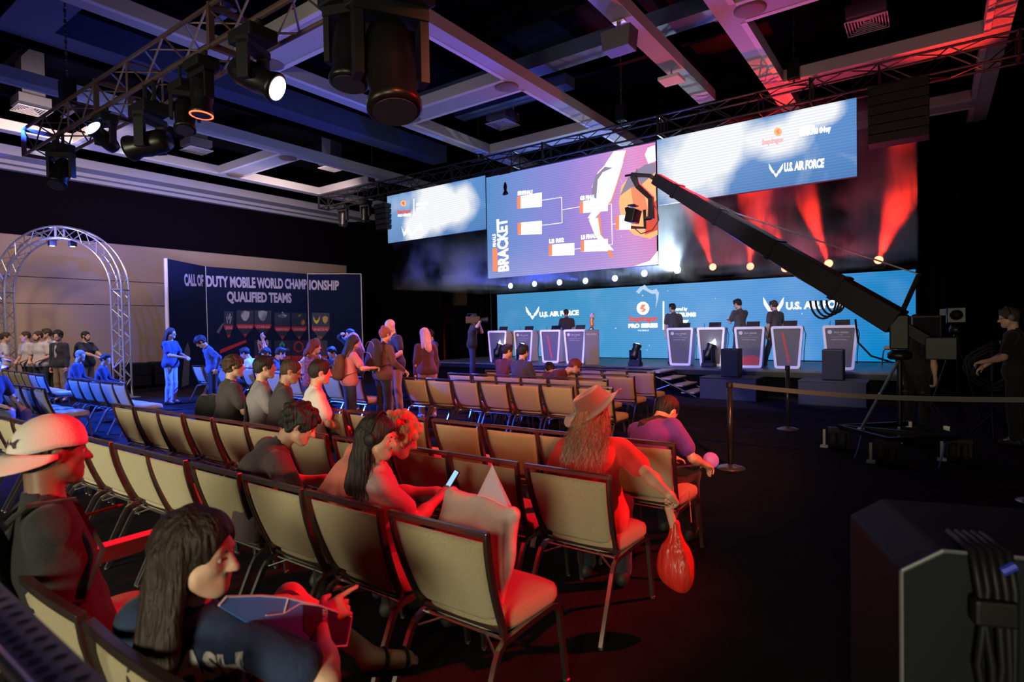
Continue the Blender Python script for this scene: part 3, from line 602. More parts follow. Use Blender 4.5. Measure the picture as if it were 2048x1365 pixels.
def podium(style, hh=1.0):
    t = empty('podium'); wt, wb = .35, .27
    out = [(-wb, 0), (wb, 0), (wt, hh), (-wt, hh)]
    def rnd(pts, r):
        res = []
        for i, p in enumerate(pts):
            a, b = Vector(pts[i - 1]), Vector(pts[(i + 1) % len(pts)]); p = Vector(p); u, v_ = (a - p).normalized() * r, (b - p).normalized() * r
            for k in range(5): s = k / 4; q = (p + u) * (1 - s) ** 2 + p * 2 * s * (1 - s) + (p + v_) * s ** 2; res.append((q.x, q.y))
        return res
    o = rnd(out, .06); inn = rnd([(-wb + .055, .06), (wb - .055, .06), (wt - .055, hh - .06), (-wt + .055, hh - .06)], .03)
    b = MB(); n = len(o); vs = [(x, -.02, z) for x, z in o] + [(x, -.02, z) for x, z in inn] + [(x, .04, z) for x, z in o] + [(x, .04, z) for x, z in inn]
    fs = []
    for i in range(n):
        j = (i + 1) % n; fs += [(i, j, n + j, n + i), (2 * n + j, 2 * n + i, 3 * n + i, 3 * n + j), (j, i, 2 * n + i, 2 * n + j), (n + i, n + j, 3 * n + j, 3 * n + i)]
    b.add(vs, fs); b.build('front_frame', podw, t)
    MB().prism([(x * 1.0, z) for x, z in inn], .005, .02).build('front_panel', podg, t)
    bd = MB().prism([(-wb + .02, .02), (wb - .02, .02), (wt - .02, hh - .04), (-wt + .02, hh - .04)], .045, .52); bd.build('body', podw, t)
    MB().bb(-wt + .01, wt - .01, .05, .54, hh - .038, hh - .02).build('worktop', podw, t)
    scr = MB().box((.05, .3, hh + .05), (.30, .02, .16), Matrix.Rotation(R_(-25), 3, 'X')).bb(.0, .1, .24, .36, hh - .019, hh - .01); scr.build('monitor', black, t)
    MB().tube([(-.2, .2, hh - .02), (-.2, .17, hh + .07), (-.18, .12, hh + .1)], .006).build('microphone', black, t)
    MB().tube([(wt - .03, .3, hh), (wt + .03, .35, hh - .2), (wt - .01, .33, .4), (wt - .02, .4, .12)], .008).build('cable', black, t)
    if style == 0:
        MB().prism([(-.2 + .045 * math.cos(a * PI / 10), hh - .15 + .045 * math.sin(a * PI / 10)) for a in range(20)], .001, .004).build('flame_emblem', prnt, t)
        text('lettering', 'PRO SERIES', .04, frame_m4((-.12, .002, hh - .18), (1, 0, 0), (0, 0, 1)), prnt, t, sx=1.05); text('lettering', 'MOBILE', .016, frame_m4((-.02, .002, hh - .22), (1, 0, 0), (0, 0, 1)), prnt, t)
        MB().bb(-.2, .2, .001, .004, hh - .262, hh - .258).build('rule_line', prnt, t); text('lettering', 'SAMSUNG Galaxy', .028, frame_m4((-.17, .002, hh - .33), (1, 0, 0), (0, 0, 1)), prnt, t, sx=1.05)
    elif style == 1: MB().prism([(.0, .15), (.06, .16), (.13, .62), (.1, .72), (.02, .62)], .001, .004).build('blade_print', prnt, t)
    elif style == 2: MB().prism([(-.12, .85), (-.07, .84), (.06, .15), (.02, .1)], .001, .004).build('blade_print', prnr, t)
    if style == 3 or style == 0: pass
    return t
pods = [podium(0), podium(1), podium(2)]; used = set()
red_bottom = lambda t: MB().prism([(-.2, .07), (.2, .07), (.23, .25), (.08, .31), (-.08, .29), (-.22, .22)], .001, .004).build('flame_print', prnr, t)
for px, st, dy, l in ((995, 1, .5, 'leftmost of all, next to the camera operator'), (1047, 0, .9, 'second podium of the left group, behind a seated head'), (1101, 2, .75, 'third podium of the left group with a red slash print'), (1150, 0, .55, 'fourth podium of the left group, left of the trophy stand'),
        (1360, 0, .85, 'first of the right group, near the stage steps'), (1422, 1, .8, 'second podium of the right group with a pale blade print'), (1499, 0, .6, 'third podium of the right group with red at the foot'), (1574, 2, .62, 'fourth podium of the right group behind a bright floor lamp'), (1680, 0, .6, 'rightmost podium behind the right loudspeaker')):
    o = pods[st] if st not in used else copy_tree(pods[st]); used.add(st)
    p = on_y(px, 700, SF + dy); o.location = (p.x, SF + dy, HS); o.rotation_euler = (0, 0, .10)
    if px == 1499: red_bottom(o)
    tag(o, 'white framed gaming podium, ' + l, 'podium', 'player podiums on the stage')
p = on_y(1184, 700, SF + .45); t = empty('trophy_stand', (p.x, SF + .45, HS), .5)
bevel(MB().bb(-.2, .2, -.2, .2, 0, .98).build('plinth', mat('plinth_grey', (.12, .12, .14), .5), t))
text('lettering', 'PRO SERIES', .045, frame_m4((-.16, -.203, .84), (1, 0, 0), (0, 0, 1)), prnt, t, sx=.95); text('lettering', 'PRO SERIES', .045, frame_m4((.203, -.15, .84), (0, 1, 0), (0, 0, 1)), prnt, t, sx=.95)
tag(t, 'grey square plinth on the stage carrying the trophy', 'plinth')
t = empty('trophy', (p.x, SF + .45, HS + .982)); MB().lathe([(.07, 0), (.075, .02), (.06, .05), (.035, .07)], 20).build('base', chrome, t, True)
MB().tube([(0, 0, .07), (.02, 0, .15), (-.02, .02, .24), (.03, 0, .33)], [.035, .06, .05, .06], 10).build('flame_body', mat('trophy_orange', (.7, .2, .06), .3, .3), t, True)
MB().lathe([(.01, .33), (.06, .36), (.075, .41), (.05, .46), (.01, .48)], 18, (.02, 0, 0)).build('flame_tip', mat('trophy_white', (.85, .8, .8), .3), t, True)
tag(t, 'white and orange flame shaped trophy on the grey plinth', 'trophy')

# ---- banner wall ----
navy = mat('banner_navy', (.008, .013, .05), .95, spec=.1); bwhite = mat('banner_lilac_print', (.42, .40, .62), .6); bred = mat('banner_red_print', (.42, .02, .03), .6); bedge = mat('banner_edge', (.75, .68, .72), .5)
bgold = mat('banner_gold_print', (.5, .30, .10), .6); byel = mat('banner_yellow_print', (.6, .55, .03), .6); bgrn = mat('banner_green_print', (.25, .45, .05), .6); bcy = mat('banner_cyan_print', (.06, .28, .40), .6); bpen = mat('banner_pennant', (.016, .022, .06), .6)
BP = [(-18.2, 7.99), (-19.5, 9.80), (-19.42, 13.63), (-18.05, 15.08)]; BH = 3.9
bt = empty('backdrop_wall', (-19.2, 11.5, 0)); tag(bt, 'curved navy championship backdrop with white title and team pennants', 'backdrop')
off = Vector((-19.2, 11.5, 0))
for a, b in zip(BP, BP[1:]):
    A, B = Vector((*a, 0)) - off, Vector((*b, 0)) - off; d = (B - A).normalized(); n_ = Vector((d.y, -d.x, 0)) * -1
    q = MB().add([A, B, B + Vector((0, 0, BH)), A + Vector((0, 0, BH)), A + n_ * .06, B + n_ * .06, B + n_ * .06 + Vector((0, 0, BH)), A + n_ * .06 + Vector((0, 0, BH))], [(0, 1, 2, 3), (5, 4, 7, 6), (1, 0, 4, 5), (3, 2, 6, 7), (0, 3, 7, 4), (2, 1, 5, 6)])
    q.build('panel', navy, bt)
    e = MB().tube([A + Vector((0, 0, 0)), A + Vector((0, 0, BH))], .012 if a != BP[0] else .05, 6); e.build('seam_profile', bedge, bt)
MB().tube([Vector((*BP[3], 0)) - off, Vector((*BP[3], BH)) - off], .02, 6).build('seam_profile', bedge, bt)
MB().tube([Vector((*BP[2], BH)) - off, Vector((*BP[3], BH)) - off], .015, 6).build('seam_profile', bedge, bt)
def bpt(px, py, seg, k=.0):
    a, b = Vector((*BP[seg], 0)), Vector((*BP[seg + 1], 0)); d = (b - a).normalized(); n_ = Vector((d.y, -d.x, 0)); r = ray(px, py); o = Vector((0, 0, CAM_H))
    t_ = (a - o).dot(n_) / r.dot(n_); return o + r * t_ + n_ * (k if n_.dot(o - a) > 0 else -k) - off
def bpoly(nm, pts, m_, seg=1, k=1):
    P0 = [bpt(x, y, seg, .004 * k) for x, y in pts]; P1 = [bpt(x, y, seg, .004 * k + .003) for x, y in pts]; n = len(pts)
    return MB().add(P0 + P1, [tuple(range(n - 1, -1, -1)), tuple(range(n, 2 * n))] + [(i, (i + 1) % n, n + (i + 1) % n, n + i) for i in range(n)]).build(nm, m_, bt)
def btext(s, a, b, h, m_, seg=1, k=1, bold=.0):
    A, B = bpt(*a, seg, .005 * k), bpt(*b, seg, .005 * k); return text('lettering', s, h, frame_m4(A, B - A, (0, 0, 1)), m_, bt, ext=.0015, bold=bold, fit=(B - A).length)
btext('CALL OF', (369, 571), (407, 572), .36, bwhite, 0, bold=.02); btext('DUTY MOBILE WORLD CHAMP', (412.5, 573), (614, 578), .36, bwhite, 1, bold=.02); btext('IONSHIP', (618, 579), (678, 580), .36, bwhite, 2, bold=.02)
btext('QUALIFIED TEAMS', (454, 603), (583, 605), .34, bwhite, 1, bold=.02)
def pennant(x, y, w_, s, seg=1, h=45):
    bpoly('pennant', [(x, y), (x + w_, y + .5), (x + w_, y + h - 12), (x + w_ / 2, y + h + 10), (x, y + h - 12)], bpen, seg, 1)
    bpoly('pennant_band', [(x, y + h - 17), (x + w_, y + h - 17), (x + w_, y + h - 12), (x + w_ * .9, y + h - 8), (x + w_ * .1, y + h - 8), (x, y + h - 12)], bred, seg, 2)
    if s: btext(s, (x + 3, y + h - 9.5), (x + w_ - 3, y + h - 9.5), .085, bwhite, seg, 3)
    bpoly('pennant_tip', [(x + w_ / 2 - 4, y + h + 2), (x + w_ / 2 + 4, y + h + 2), (x + w_ / 2, y + h + 9)], bred, seg, 2)
for (x, y, w_, s, seg) in ((448, 623, 18, 'JIN', 1), (473, 621, 34, 'SOUTH EAST ASIA', 1), (509, 621, 33, 'CHINA', 1), (549, 626, 31, 'EUROPEAN UNION', 1), (583, 626, 30, 'LATIN AMERICA', 1), (624, 626, 35, 'INDIA', 2)): pennant(x, y, w_, s, seg)
for x, s in ((509, ''), (549, 'APLICITI'), (583, ''), (622, 'SITY')): pennant(x, 681, 33, s, 1 if x < 600 else 2, 48)
bpoly('team_mark', [(454, 628), (456, 628), (457.5, 636), (459, 628), (461, 628), (458.5, 640), (456.5, 640)], bwhite); bpoly('team_mark', [(452, 633), (454, 633), (456, 647), (454, 647)], bwhite); bpoly('team_mark', [(461, 633), (463, 633), (460.5, 647), (458.5, 647)], bwhite)
for x0 in (490, 525): bpoly('team_mark', [(x0 - 9, 623), (x0, 621.5), (x0 + 9, 624), (x0 + 8, 634), (x0 + 3, 642), (x0 - 3, 642), (x0 - 8, 634)], mat('banner_silver', (.33, .33, .42), .5))
bpoly('team_mark', [(556, 632), (560, 630), (565, 624), (570, 630), (574, 631), (570, 636), (560, 636)], bwhite); btext('WNS', (556, 643), (573, 643), .13, bwhite); btext('EXCL', (555, 652), (576, 652), .13, bwhite)
bpoly('team_mark', [(591, 627), (598, 629), (606, 627), (600, 634), (594, 634)], bgrn); bpoly('team_mark', circ((593, 644), 5.5, 14, ry=7), bcy); bpoly('team_mark', circ((605, 645), 4.5, 12, ry=6), bgold)
bpoly('team_mark', [(627, 633), (630, 640), (633, 642), (636, 640), (640, 632), (639, 640), (636, 646), (633, 648), (630, 646), (627, 640)], byel, 2, 2); bpoly('team_mark', [(645, 635), (650, 632), (656, 635), (655, 643), (650, 648), (646, 643)], bgold, 2, 2)
bpoly('team_mark', [(514, 684), (525, 682), (537, 684), (534, 700), (525, 707), (517, 700)], bwhite, 1, 2); bpoly('team_mark', [(517, 687), (525, 685), (534, 687), (531, 699), (525, 704), (519, 699)], bred, 1, 3)
for q in (-1, 1): bpoly('team_mark', [(525 - q * 11, 681), (525 - q * 8, 680), (525 + q * 9, 706), (525 + q * 7, 707)], bwhite, 1, 4)
bpoly('team_mark', [(558, 691), (564, 682), (570, 691), (567, 695), (564, 688), (561, 695)], bcy, 1, 2); btext('APLICITI', (552, 702), (577, 702), .10, bwhite, 1, 3); bpoly('team_mark', circ((597, 694), 10, 18, ry=11), bred, 1, 2); bpoly('team_mark', circ((597, 694), 7, 18, ry=8), bpen, 1, 3)
bpoly('team_mark', circ((632, 688), 9, 20, ry=12), bcy, 2, 2); bpoly('team_mark', circ((631, 688), 6, 20, ry=9), bpen, 2, 3)
bpoly('slash_print', [(440, 700), (492, 680), (493, 685), (440, 708)], bred, 1, 1); bpoly('slash_print', [(636, 672), (650, 705), (648, 706), (634, 674)], bred, 2, 1)
bpoly('blade_print', [(433, 664), (444, 648), (450, 645), (446, 652), (437, 668)], mat('banner_grey_print', (.10, .10, .14), .6), 1, 1); bpoly('blade_print', [(369, 700), (375, 685), (380, 700), (377, 770), (363, 775)], mat('banner_grey_print', (.10, .10, .14), .6), 0, 1)

# ---- circular arch truss ----
silver = mat('arch_aluminium', (.72, .72, .75), .3, .85)
at_ = empty('arch_truss', (0, 0, 0)); AL = at(8, 600, 15.5); AR = at(240, 600, 15.5); AL.z = AR.z = 0
c_ = (AL + AR) / 2; ux = (AR - AL).normalized(); uy = Vector((-ux.y, ux.x, 0)); Rm = (AR - AL).length / 2; zc = on_y(240, 580, AR.y).z; s2 = .145
at_.location = c_
def ap(a, dr, dn):            # arch centreline sample: a<0 left leg, 0..1 arc, >1 right leg
    if a < 0: p = ux * (-Rm - dr) + Vector((0, 0, zc + a)) 
    elif a > 1: p = ux * (Rm + dr) + Vector((0, 0, zc - (a - 1)))
    else: th = PI * (1 - a); p = ux * ((Rm + dr) * math.cos(th)) + Vector((0, 0, zc + (Rm + dr) * math.sin(th)))
    return p + uy * dn
A_ = [-zc + .02] + [-zc * (1 - k / 6) for k in range(1, 6)] + [k / 40 for k in range(41)] + [1 + zc * k / 6 for k in range(1, 6)] + [1 + zc - .02]
for dr in (-s2, s2):
    for dn in (-s2, s2): MB().tube([ap(a, dr, dn) for a in A_], .025, 8).build('chord', silver, at_, True)
b = MB(); step = .26; S_ = []
L_leg = zc; arc = PI * Rm; tot = 2 * L_leg + arc; n = int(tot / step)
for k in range(n + 1):
    s_ = k * tot / n; S_.append(s_ - L_leg if s_ < L_leg else ((s_ - L_leg) / arc if s_ < L_leg + arc else 1 + s_ - L_leg - arc))
for k in range(n):
    f = k % 2
    for (p, q) in (((-s2, -s2), (s2, -s2)), ((-s2, s2), (s2, s2)), ((-s2, -s2), (-s2, s2)), ((s2, -s2), (s2, s2))):
        u, v_ = (p, q) if f else (q, p); b.tube([ap(S_[k], *u), ap(S_[k + 1], *v_)], .012, 5)
b.build('lattice', silver, at_)['kind'] = 'stuff'
for a in (0, .5, 1): b = MB(); [b.tube([ap(a, *p), ap(a, *q)], .028, 6) for p, q in (((-s2, -s2), (s2, -s2)), ((s2, -s2), (s2, s2)), ((s2, s2), (-s2, s2)), ((-s2, s2), (-s2, -s2)))]; b.build('joint_ring', silver, at_)
for q in (-1, 1): MB().bb(-.3, .3, -.3, .3, 0, .02).build('base_plate', silver, at_).location = ux * (q * Rm)
tag(at_, 'tall round-topped aluminium truss arch lit blue against the tan wall', 'arch')
for sgn in (-1, 1): lamp('SPOT', c_ + ux * (sgn * Rm * .93) - uy * .5 + Vector((0, 0, .35)), c_ + ux * (sgn * Rm * .98) + Vector((0, 0, 3.5)), (.10, .14, 1), 330, .04, 60, .6)
lamp('POINT', c_ + Vector((0, 0, zc + Rm - .35)) - uy * .25, None, (.14, .18, 1), 60, .05)
for k, a in enumerate((.45, .58)):
    p = ap(a, -s2 - .06, -.0); o = empty('arch_lamp', c_ + p); bevel(MB().bb(-.08, .08, -.08, .08, -.12, .02).build('body', black, o)); MB().lathe([(.05, -.13), (.06, -.121)], 16).build('lens', lens_b, o)
    tag(o, '%s small blue lamp clamped inside the top of the arch' % ('left' if k == 0 else 'right'), 'lamp', 'lamps inside the arch')

# ================= chairs =================
def sstep(t): return t * t * (3 - 2 * t)
def back_y(z):    # profile of the back: forward of the rail by this much at height z
    t = max(0, min(1, (.88 - z) / .44)); return .015 * t + .125 * t ** 1.6
def make_chair():
    t = empty('banquet_chair')
    zs = [.872, .80, .72, .64, .56, .50, .45, .415]
    bx = lambda z: .262 - .035 * min(1, (.88 - z) / .45) ** 1.2
    fr = MB()
    for s in (-1, 1): fr.tube([(s * bx(z), back_y(z), z) for z in zs], .01, rect=(.020, .034), up=(1, 0, 0))
    top = []
    for k in range(9): x = -.272 + .544 * k / 8; top.append((x, -.002 + .012 * (1 - (x / .27) ** 2) * -1, .872 + .004 * (1 - (x / .27) ** 2)))
    fr.tube(top, .01, rect=(.026, .030), up=(0, 0, 1))
    fr.tube([(-bx(.45) + .01, back_y(.43) + .01, .425), (bx(.45) - .01, back_y(.43) + .01, .425)], .01, rect=(.02, .02), up=(0, 0, 1))
    bevel(fr.build('back_frame', frame_m, t), .004, 2)
    # padded back
    nu, nv = 14, 18; vs = []; fs = []
    for side in (0, 1):
        for j in range(nv + 1):
            v = j / nv; z = .838 - .378 * v; hw = bx(z) - .022
            for i in range(nu + 1):
                u = i / nu * 2 - 1; e = min(1, (1 - abs(u)) / .12); e2 = min(1, min(v, 1 - v) / .06); pf = (math.sin(e * PI / 2) * math.sin(e2 * PI / 2)) ** .6
                rr = .0
                if v > .86: rr = (1 - math.sqrt(max(0, 1 - ((v - .86) / .14) ** 2))) * .07
                x = u * (hw - rr); yb = back_y(z); y = yb - .013 * pf - .0015 if side == 0 else yb + .030 * pf + .004 + .008 * math.sin(PI * v) * (1 - u * u)
                vs.append((x, y, z))
    m_ = nu + 1; K = (nv + 1) * m_
    for j in range(nv):
        for i in range(nu):
            a = j * m_ + i; fs.append((a, a + 1, a + m_ + 1, a + m_)); fs.append((K + a, K + a + m_, K + a + m_ + 1, K + a + 1))
    rim = [i for i in range(m_)] + [j * m_ + nu for j in range(1, nv + 1)] + [nv * m_ + i for i in range(nu - 1, -1, -1)] + [j * m_ for j in range(nv - 1, 0, -1)]
    for a, c in zip(rim, rim[1:] + rim[:1]): fs.append((c, a, K + a, K + c))
    MB().add(vs, fs).build('backrest', khaki, t, True)
    # seat cushion
    def ring(sc, z, fx=0):
        out = []
        for k in range(40):
            a = 2 * PI * k / 40; ca, sa = math.cos(a), math.sin(a); p = .38
            x = .235 * sc * math.copysign(abs(ca) ** p, ca); y = .232 * sc * math.copysign(abs(sa) ** p, sa); x *= 1 + .05 * (y / .23)
            out.append((x, .372 + y, z - (.012 * max(0, y / .23) ** 3)))
        return out
    R2 = [ring(.90, .402), ring(.97, .406), ring(1, .425), ring(1.0, .455), ring(.97, .474), ring(.88, .485), ring(.6, .492), ring(.2, .494)]
    vs = [v for r_ in R2 for v in r_]; fs = []
    for j in range(len(R2) - 1):
        for k in range(40): fs.append((j * 40 + k, j * 40 + (k + 1) % 40, (j + 1) * 40 + (k + 1) % 40, (j + 1) * 40 + k))
    fs.append(tuple(range(39, -1, -1))); fs.append(tuple((len(R2) - 1) * 40 + k for k in range(40)))
    MB().add(vs, fs).build('seat', khaki, t, True)
    for s in (-1, 1):
        MB().tube([(s * .245, -.085, .006), (s * .236, .075, .33), (s * .234, .10, .368), (s * .232, .14, .388), (s * .230, .33, .392)], .01, rect=(.022, .026), up=(1, 0, 0)).lathe([(.016, 0), (.016, .012)], 10, (s * .245, -.085, 0)).build('leg', chrome, t)
        MB().tube([(s * .230, .331, .392), (s * .232, .50, .392), (s * .234, .545, .375), (s * .236, .56, .34), (s * .245, .60, .006)], .01, rect=(.022, .026), up=(1, 0, 0)).lathe([(.016, 0), (.016, .012)], 10, (s * .245, .60, 0)).build('leg', chrome, t)
    MB().tube([(-.22, .16, .385), (.22, .16, .385)], .009).tube([(-.22, .50, .385), (.22, .50, .385)], .009).tube([(-.215, .10, .35), (-.1, .17, .395)], .006).tube([(.215, .10, .35), (.1, .17, .395)], .006).tube([(0, .16, .385), (0, .50, .385)], .008).tube([(-.1, .16, .385), (-.1, .17, .395)], .006).build('seat_brace', chrome, t)
    return t
chair0 = make_chair(); chair_used = [False]
def chair(xr, y, label, group, rz=0, w=.27):
    o = chair0 if not chair_used[0] else copy_tree(chair0); chair_used[0] = True
    c = math.cos(rz) * w; o.location = (xr - c, y - math.sin(rz) * w, 0); o.rotation_euler = (0, 0, rz)
    tag(o, label, 'chair', group); return o
ORD = ['first', 'second', 'third', 'fourth', 'fifth', 'sixth', 'seventh', 'eighth', 'ninth', 'tenth', 'eleventh', 'twelfth', 'thirteenth']
def row(xs, y, what, end, group, special={}, rz=0, w=.27):
    for i, x in enumerate(xs):
        l = special.get(i) or 'khaki chair, %s from %s of %s' % (ORD[i], end, what)
        yy = y[i] if isinstance(y, list) else y
        chair(x, yy, l, group, rz, w)
nr = 'the nearest full row'
row([-1.37, -1.97, -2.54, -3.12, -3.74, -4.26, -4.86, -5.45, -6.03, -6.62, -7.2, -7.78], 1.725, nr, 'the right end', 'chairs in the nearest full row',
    {0: 'khaki chair at the nearest row\'s right end, carrying the wrapped pillow', 1: 'khaki chair of the nearest full row with the long black haired woman sitting on it', 2: 'khaki chair of the nearest full row under the man in the coral shirt', 3: 'khaki chair of the nearest full row under the man in the dark T-shirt',
     7: 'khaki chair of the nearest full row just right of the white cap', 8: 'khaki chair of the nearest full row partly hidden by the white cap'})
row([-1.36, -1.95, -2.49, -3.1, -3.72, -4.31, -4.85, -5.42, -6.0, -6.53, -7.11], 2.745, 'the second full row', 'the right end', 'chairs in the second full row',
    {0: 'khaki chair under the man in the brown hat, second full row', 1: 'empty khaki chair left of the hat wearing man, pillow tip in front of it', 10: 'khaki chair at the far left end of the second full row'})
row([-1.37, -1.93, -2.44, -3.01, -3.63, -4.16, -4.76, -5.33, -5.88, -6.42, -6.97], 3.72, 'the third full row', 'the right end', 'chairs in the third full row',
    {0: 'khaki chair under the purple shirted man, third full row', 1: 'khaki chair in the third full row mostly hidden behind the hat wearing man', 6: 'khaki chair of the third full row under the man in the white T-shirt', 10: 'khaki chair with a black jacket hanging on it, third row\'s left end'})
row([-3.33, -3.91, -4.45, -5.01, -5.56, -6.11, -6.63], 6.83, 'the row behind the standing group', 'the right end', 'chairs in the first row beyond the aisle', {0: 'khaki chair of the row beyond the aisle hidden behind the brown hat', 6: 'khaki chair at the left end of the row beyond the aisle, by the blond woman'})
row([-3.90, -4.42, -4.96, -5.48, -5.98, -6.54], 7.84, 'the second row beyond the aisle', 'the right end', 'chairs in the second row beyond the aisle')
row([-3.84, -4.38, -4.87, -5.36, -5.85, -6.33], 8.66, 'the third row beyond the aisle', 'the right end', 'chairs in the third row beyond the aisle', {0: 'khaki chair just right of the brown hat, beyond the aisle'})
row([-3.86, -4.36, -4.84, -5.34, -5.9], 9.55, 'the fourth row beyond the aisle', 'the right end', 'chairs in the fourth row beyond the aisle', {0: 'khaki chair nearest the stage steps, seen above the purple shirted man'})
row([-4.62, -5.15, -5.7], 10.2, 'the farthest row before the stage', 'the right end', 'chairs in the farthest row')
row([-10.70, -11.22, -11.74, -12.24, -12.76], 4.02, 'the row before the arch', 'the right end', 'blue-lit chairs in front of the arch', w=.25)
row([-10.86, -11.45, -12.04, -12.63, -13.22, -13.8], 3.0, 'the blue-lit left edge row', 'the right end', 'blue-lit chairs at the left edge', {0: 'chair with a bright blue-lit seat near the left edge'})
row([-14.91, -15.5, -16.1, -16.7, -17.3, -17.9, -18.5], [4.11 + .03 * i for i in range(7)], 'the far row by the standing men', 'the right end', 'far blue-lit chairs by the arch', w=.25)
row([-11.2, -11.75, -12.35, -12.95, -13.5, -14.05, -14.6], 7.2, 'the blue-lit row before the backdrop', 'the right end', 'blue-lit chairs before the backdrop', w=.25)
row([-7.9, -8.5, -9.1, -9.7, -10.3], 6.55, 'the short row beside the crowd', 'the right end', 'purple-lit chairs beside the crowd', w=.25)
# near-row chairs of the two people at the lower left
chair(-1.34, .60, 'chair at the bottom edge under the woman in the navy jersey', 'chairs in the row nearest the camera')
chair(-2.52, .60, 'empty chair at the very left edge of the row nearest the camera', 'chairs in the row nearest the camera')
o = chair(-.6, 17.2, 'lone chair on the stage behind the crane base', 'chair on the stage', 2.4); o.location.z = HS

# ================= bodies: smooth unions of tapered limbs, meshed as one surface =================
def seg_d(P, a, b, ra, rb):
    ba = b - a; L = float(ba @ ba) + 1e-12; t = np.clip(((P - a) @ ba) / L, 0, 1)
    return np.linalg.norm(P - a - t[..., None] * ba, axis=-1) - (ra + (rb - ra) * t)
def ell_d(P, c, r, R=None):
    q = P - c
    if R is not None: q = q @ R
    k0 = np.linalg.norm(q / r, axis=-1); k1 = np.linalg.norm(q / (r * r), axis=-1) + 1e-9
    return k0 * (k0 - 1) / k1
def sdf_mesh(prims, h, name, m_, cuts=(), noise=None, clip=None):
    lo, hi = [], []
    for p in prims:
        if p[0] == 'c': c = np.stack([p[1] - p[3], p[1] + p[3], p[2] - p[4], p[2] + p[4]])
        else: rm = max(p[2]); c = np.stack([p[1] - rm, p[1] + rm])
        lo.append(c.min(0)); hi.append(c.max(0))
    L = np.min(lo, 0) - 3 * h - .02; H = np.max(hi, 0) + 3 * h + .02
    n = np.ceil((H - L) / h).astype(int) + 1
    ax = [L[i] + h * np.arange(n[i]) for i in range(3)]
    F = np.full(n, .5, np.float32)
    for i, p in enumerate(prims):
        k = p[-1]; mg = max(3 * h, k * 1.2) + .01
        a = np.maximum(((lo[i] - mg - L) / h).astype(int), 0); b = np.minimum(((hi[i] + mg - L) / h).astype(int) + 2, n)
        G = np.stack(np.meshgrid(ax[0][a[0]:b[0]], ax[1][a[1]:b[1]], ax[2][a[2]:b[2]], indexing='ij'), -1)
        d = seg_d(G, p[1], p[2], p[3], p[4]) if p[0] == 'c' else ell_d(G, p[1], p[2], p[3])
        S_ = F[a[0]:b[0], a[1]:b[1], a[2]:b[2]]
        if k > 0:
            hh = np.clip(.5 + .5 * (S_ - d) / k, 0, 1); F[a[0]:b[0], a[1]:b[1], a[2]:b[2]] = S_ * (1 - hh) + d * hh - k * hh * (1 - hh)
        else: F[a[0]:b[0], a[1]:b[1], a[2]:b[2]] = np.minimum(S_, d)
    if cuts or clip:
        G = np.stack(np.meshgrid(*ax, indexing='ij'), -1)
        for c in cuts:
            if c[0] == 'p': d = (G - c[1]) @ c[2]                       # removes the side the normal points to
            elif c[0] == 'e': d = -ell_d(G, c[1], c[2], c[3])
            elif c[0] == 'c': d = -seg_d(G, c[1], c[2], c[3], c[4])
            kk = c[-1]; hh = np.clip(.5 + .5 * (d - F) / kk, 0, 1); F = F * (1 - hh) + d * hh + kk * hh * (1 - hh)
    I = F < 0
    corners = [I[i:n[0] - 1 + i, j:n[1] - 1 + j, k:n[2] - 1 + k] for i in (0, 1) for j in (0, 1) for k in (0, 1)]
    cnt = sum(c.astype(np.int8) for c in corners); mask = (cnt > 0) & (cnt < 8); cells = np.argwhere(mask)
    idx = np.full(mask.shape, -1, np.int64); idx[mask] = np.arange(len(cells))
    acc = np.zeros((len(cells), 3)); w_ = np.zeros(len(cells)); O = [(i, j, k) for i in (0, 1) for j in (0, 1) for k in (0, 1)]
    for a in range(8):
        for b in range(a + 1, 8):
            da = np.array(O[b]) - np.array(O[a])
            if np.abs(da).sum() != 1: continue
            fa = F[tuple((cells + O[a]).T)]; fb = F[tuple((cells + O[b]).T)]; s = (fa < 0) != (fb < 0); t = np.where(s, fa / np.where(s, fa - fb, 1), 0)
            acc += np.where(s[:, None], np.array(O[a]) + t[:, None] * da, 0); w_ += s
    V = L + h * (cells + acc / np.maximum(w_, 1)[:, None]); Q = []
    for ax_ in range(3):
        u, v = (ax_ + 1) % 3, (ax_ + 2) % 3; sl = [slice(0, n[0]), slice(0, n[1]), slice(0, n[2])]; A = [slice(1, n[i] - 1) for i in range(3)]; B = list(A); A[ax_] = slice(0, n[ax_] - 1); B[ax_] = slice(1, n[ax_])
        fa, fb = I[tuple(A)], I[tuple(B)]; e = np.argwhere(fa != fb)
        if not len(e): continue
        flip = fa[tuple(e.T)]; base = e.copy(); 
        for i in range(3):
            if i != ax_: base[:, i] += 1
        def cell(du, dv): c = base.copy(); c[:, u] -= du; c[:, v] -= dv; return idx[tuple(c.T)]
        q = np.stack([cell(1, 1), cell(0, 1), cell(0, 0), cell(1, 0)], 1); q = np.where(flip[:, None], q, q[:, ::-1]); Q.append(q)
    Q = np.concatenate(Q); Q = Q[(Q >= 0).all(1)]
    if noise:
        amp, fr = noise; rs = np.random.RandomState(3); g = np.zeros(len(V)); nv = np.zeros_like(V)
        for _ in range(7): kk = rs.randn(3) * fr; g += np.sin(V @ kk + rs.rand() * 6)
        fn = np.cross(V[Q[:, 2]] - V[Q[:, 0]], V[Q[:, 3]] - V[Q[:, 1]])
        for c in range(4): np.add.at(nv, Q[:, c], fn)
        V = V + nv / (np.linalg.norm(nv, axis=1, keepdims=True) + 1e-9) * (g / 3 * amp)[:, None]
    me = bpy.data.meshes.new(name); me.vertices.add(len(V)); me.vertices.foreach_set('co', V.astype(np.float32).ravel())
    me.loops.add(len(Q) * 4); me.loops.foreach_set('vertex_index', Q.astype(np.int32).ravel()); me.polygons.add(len(Q))
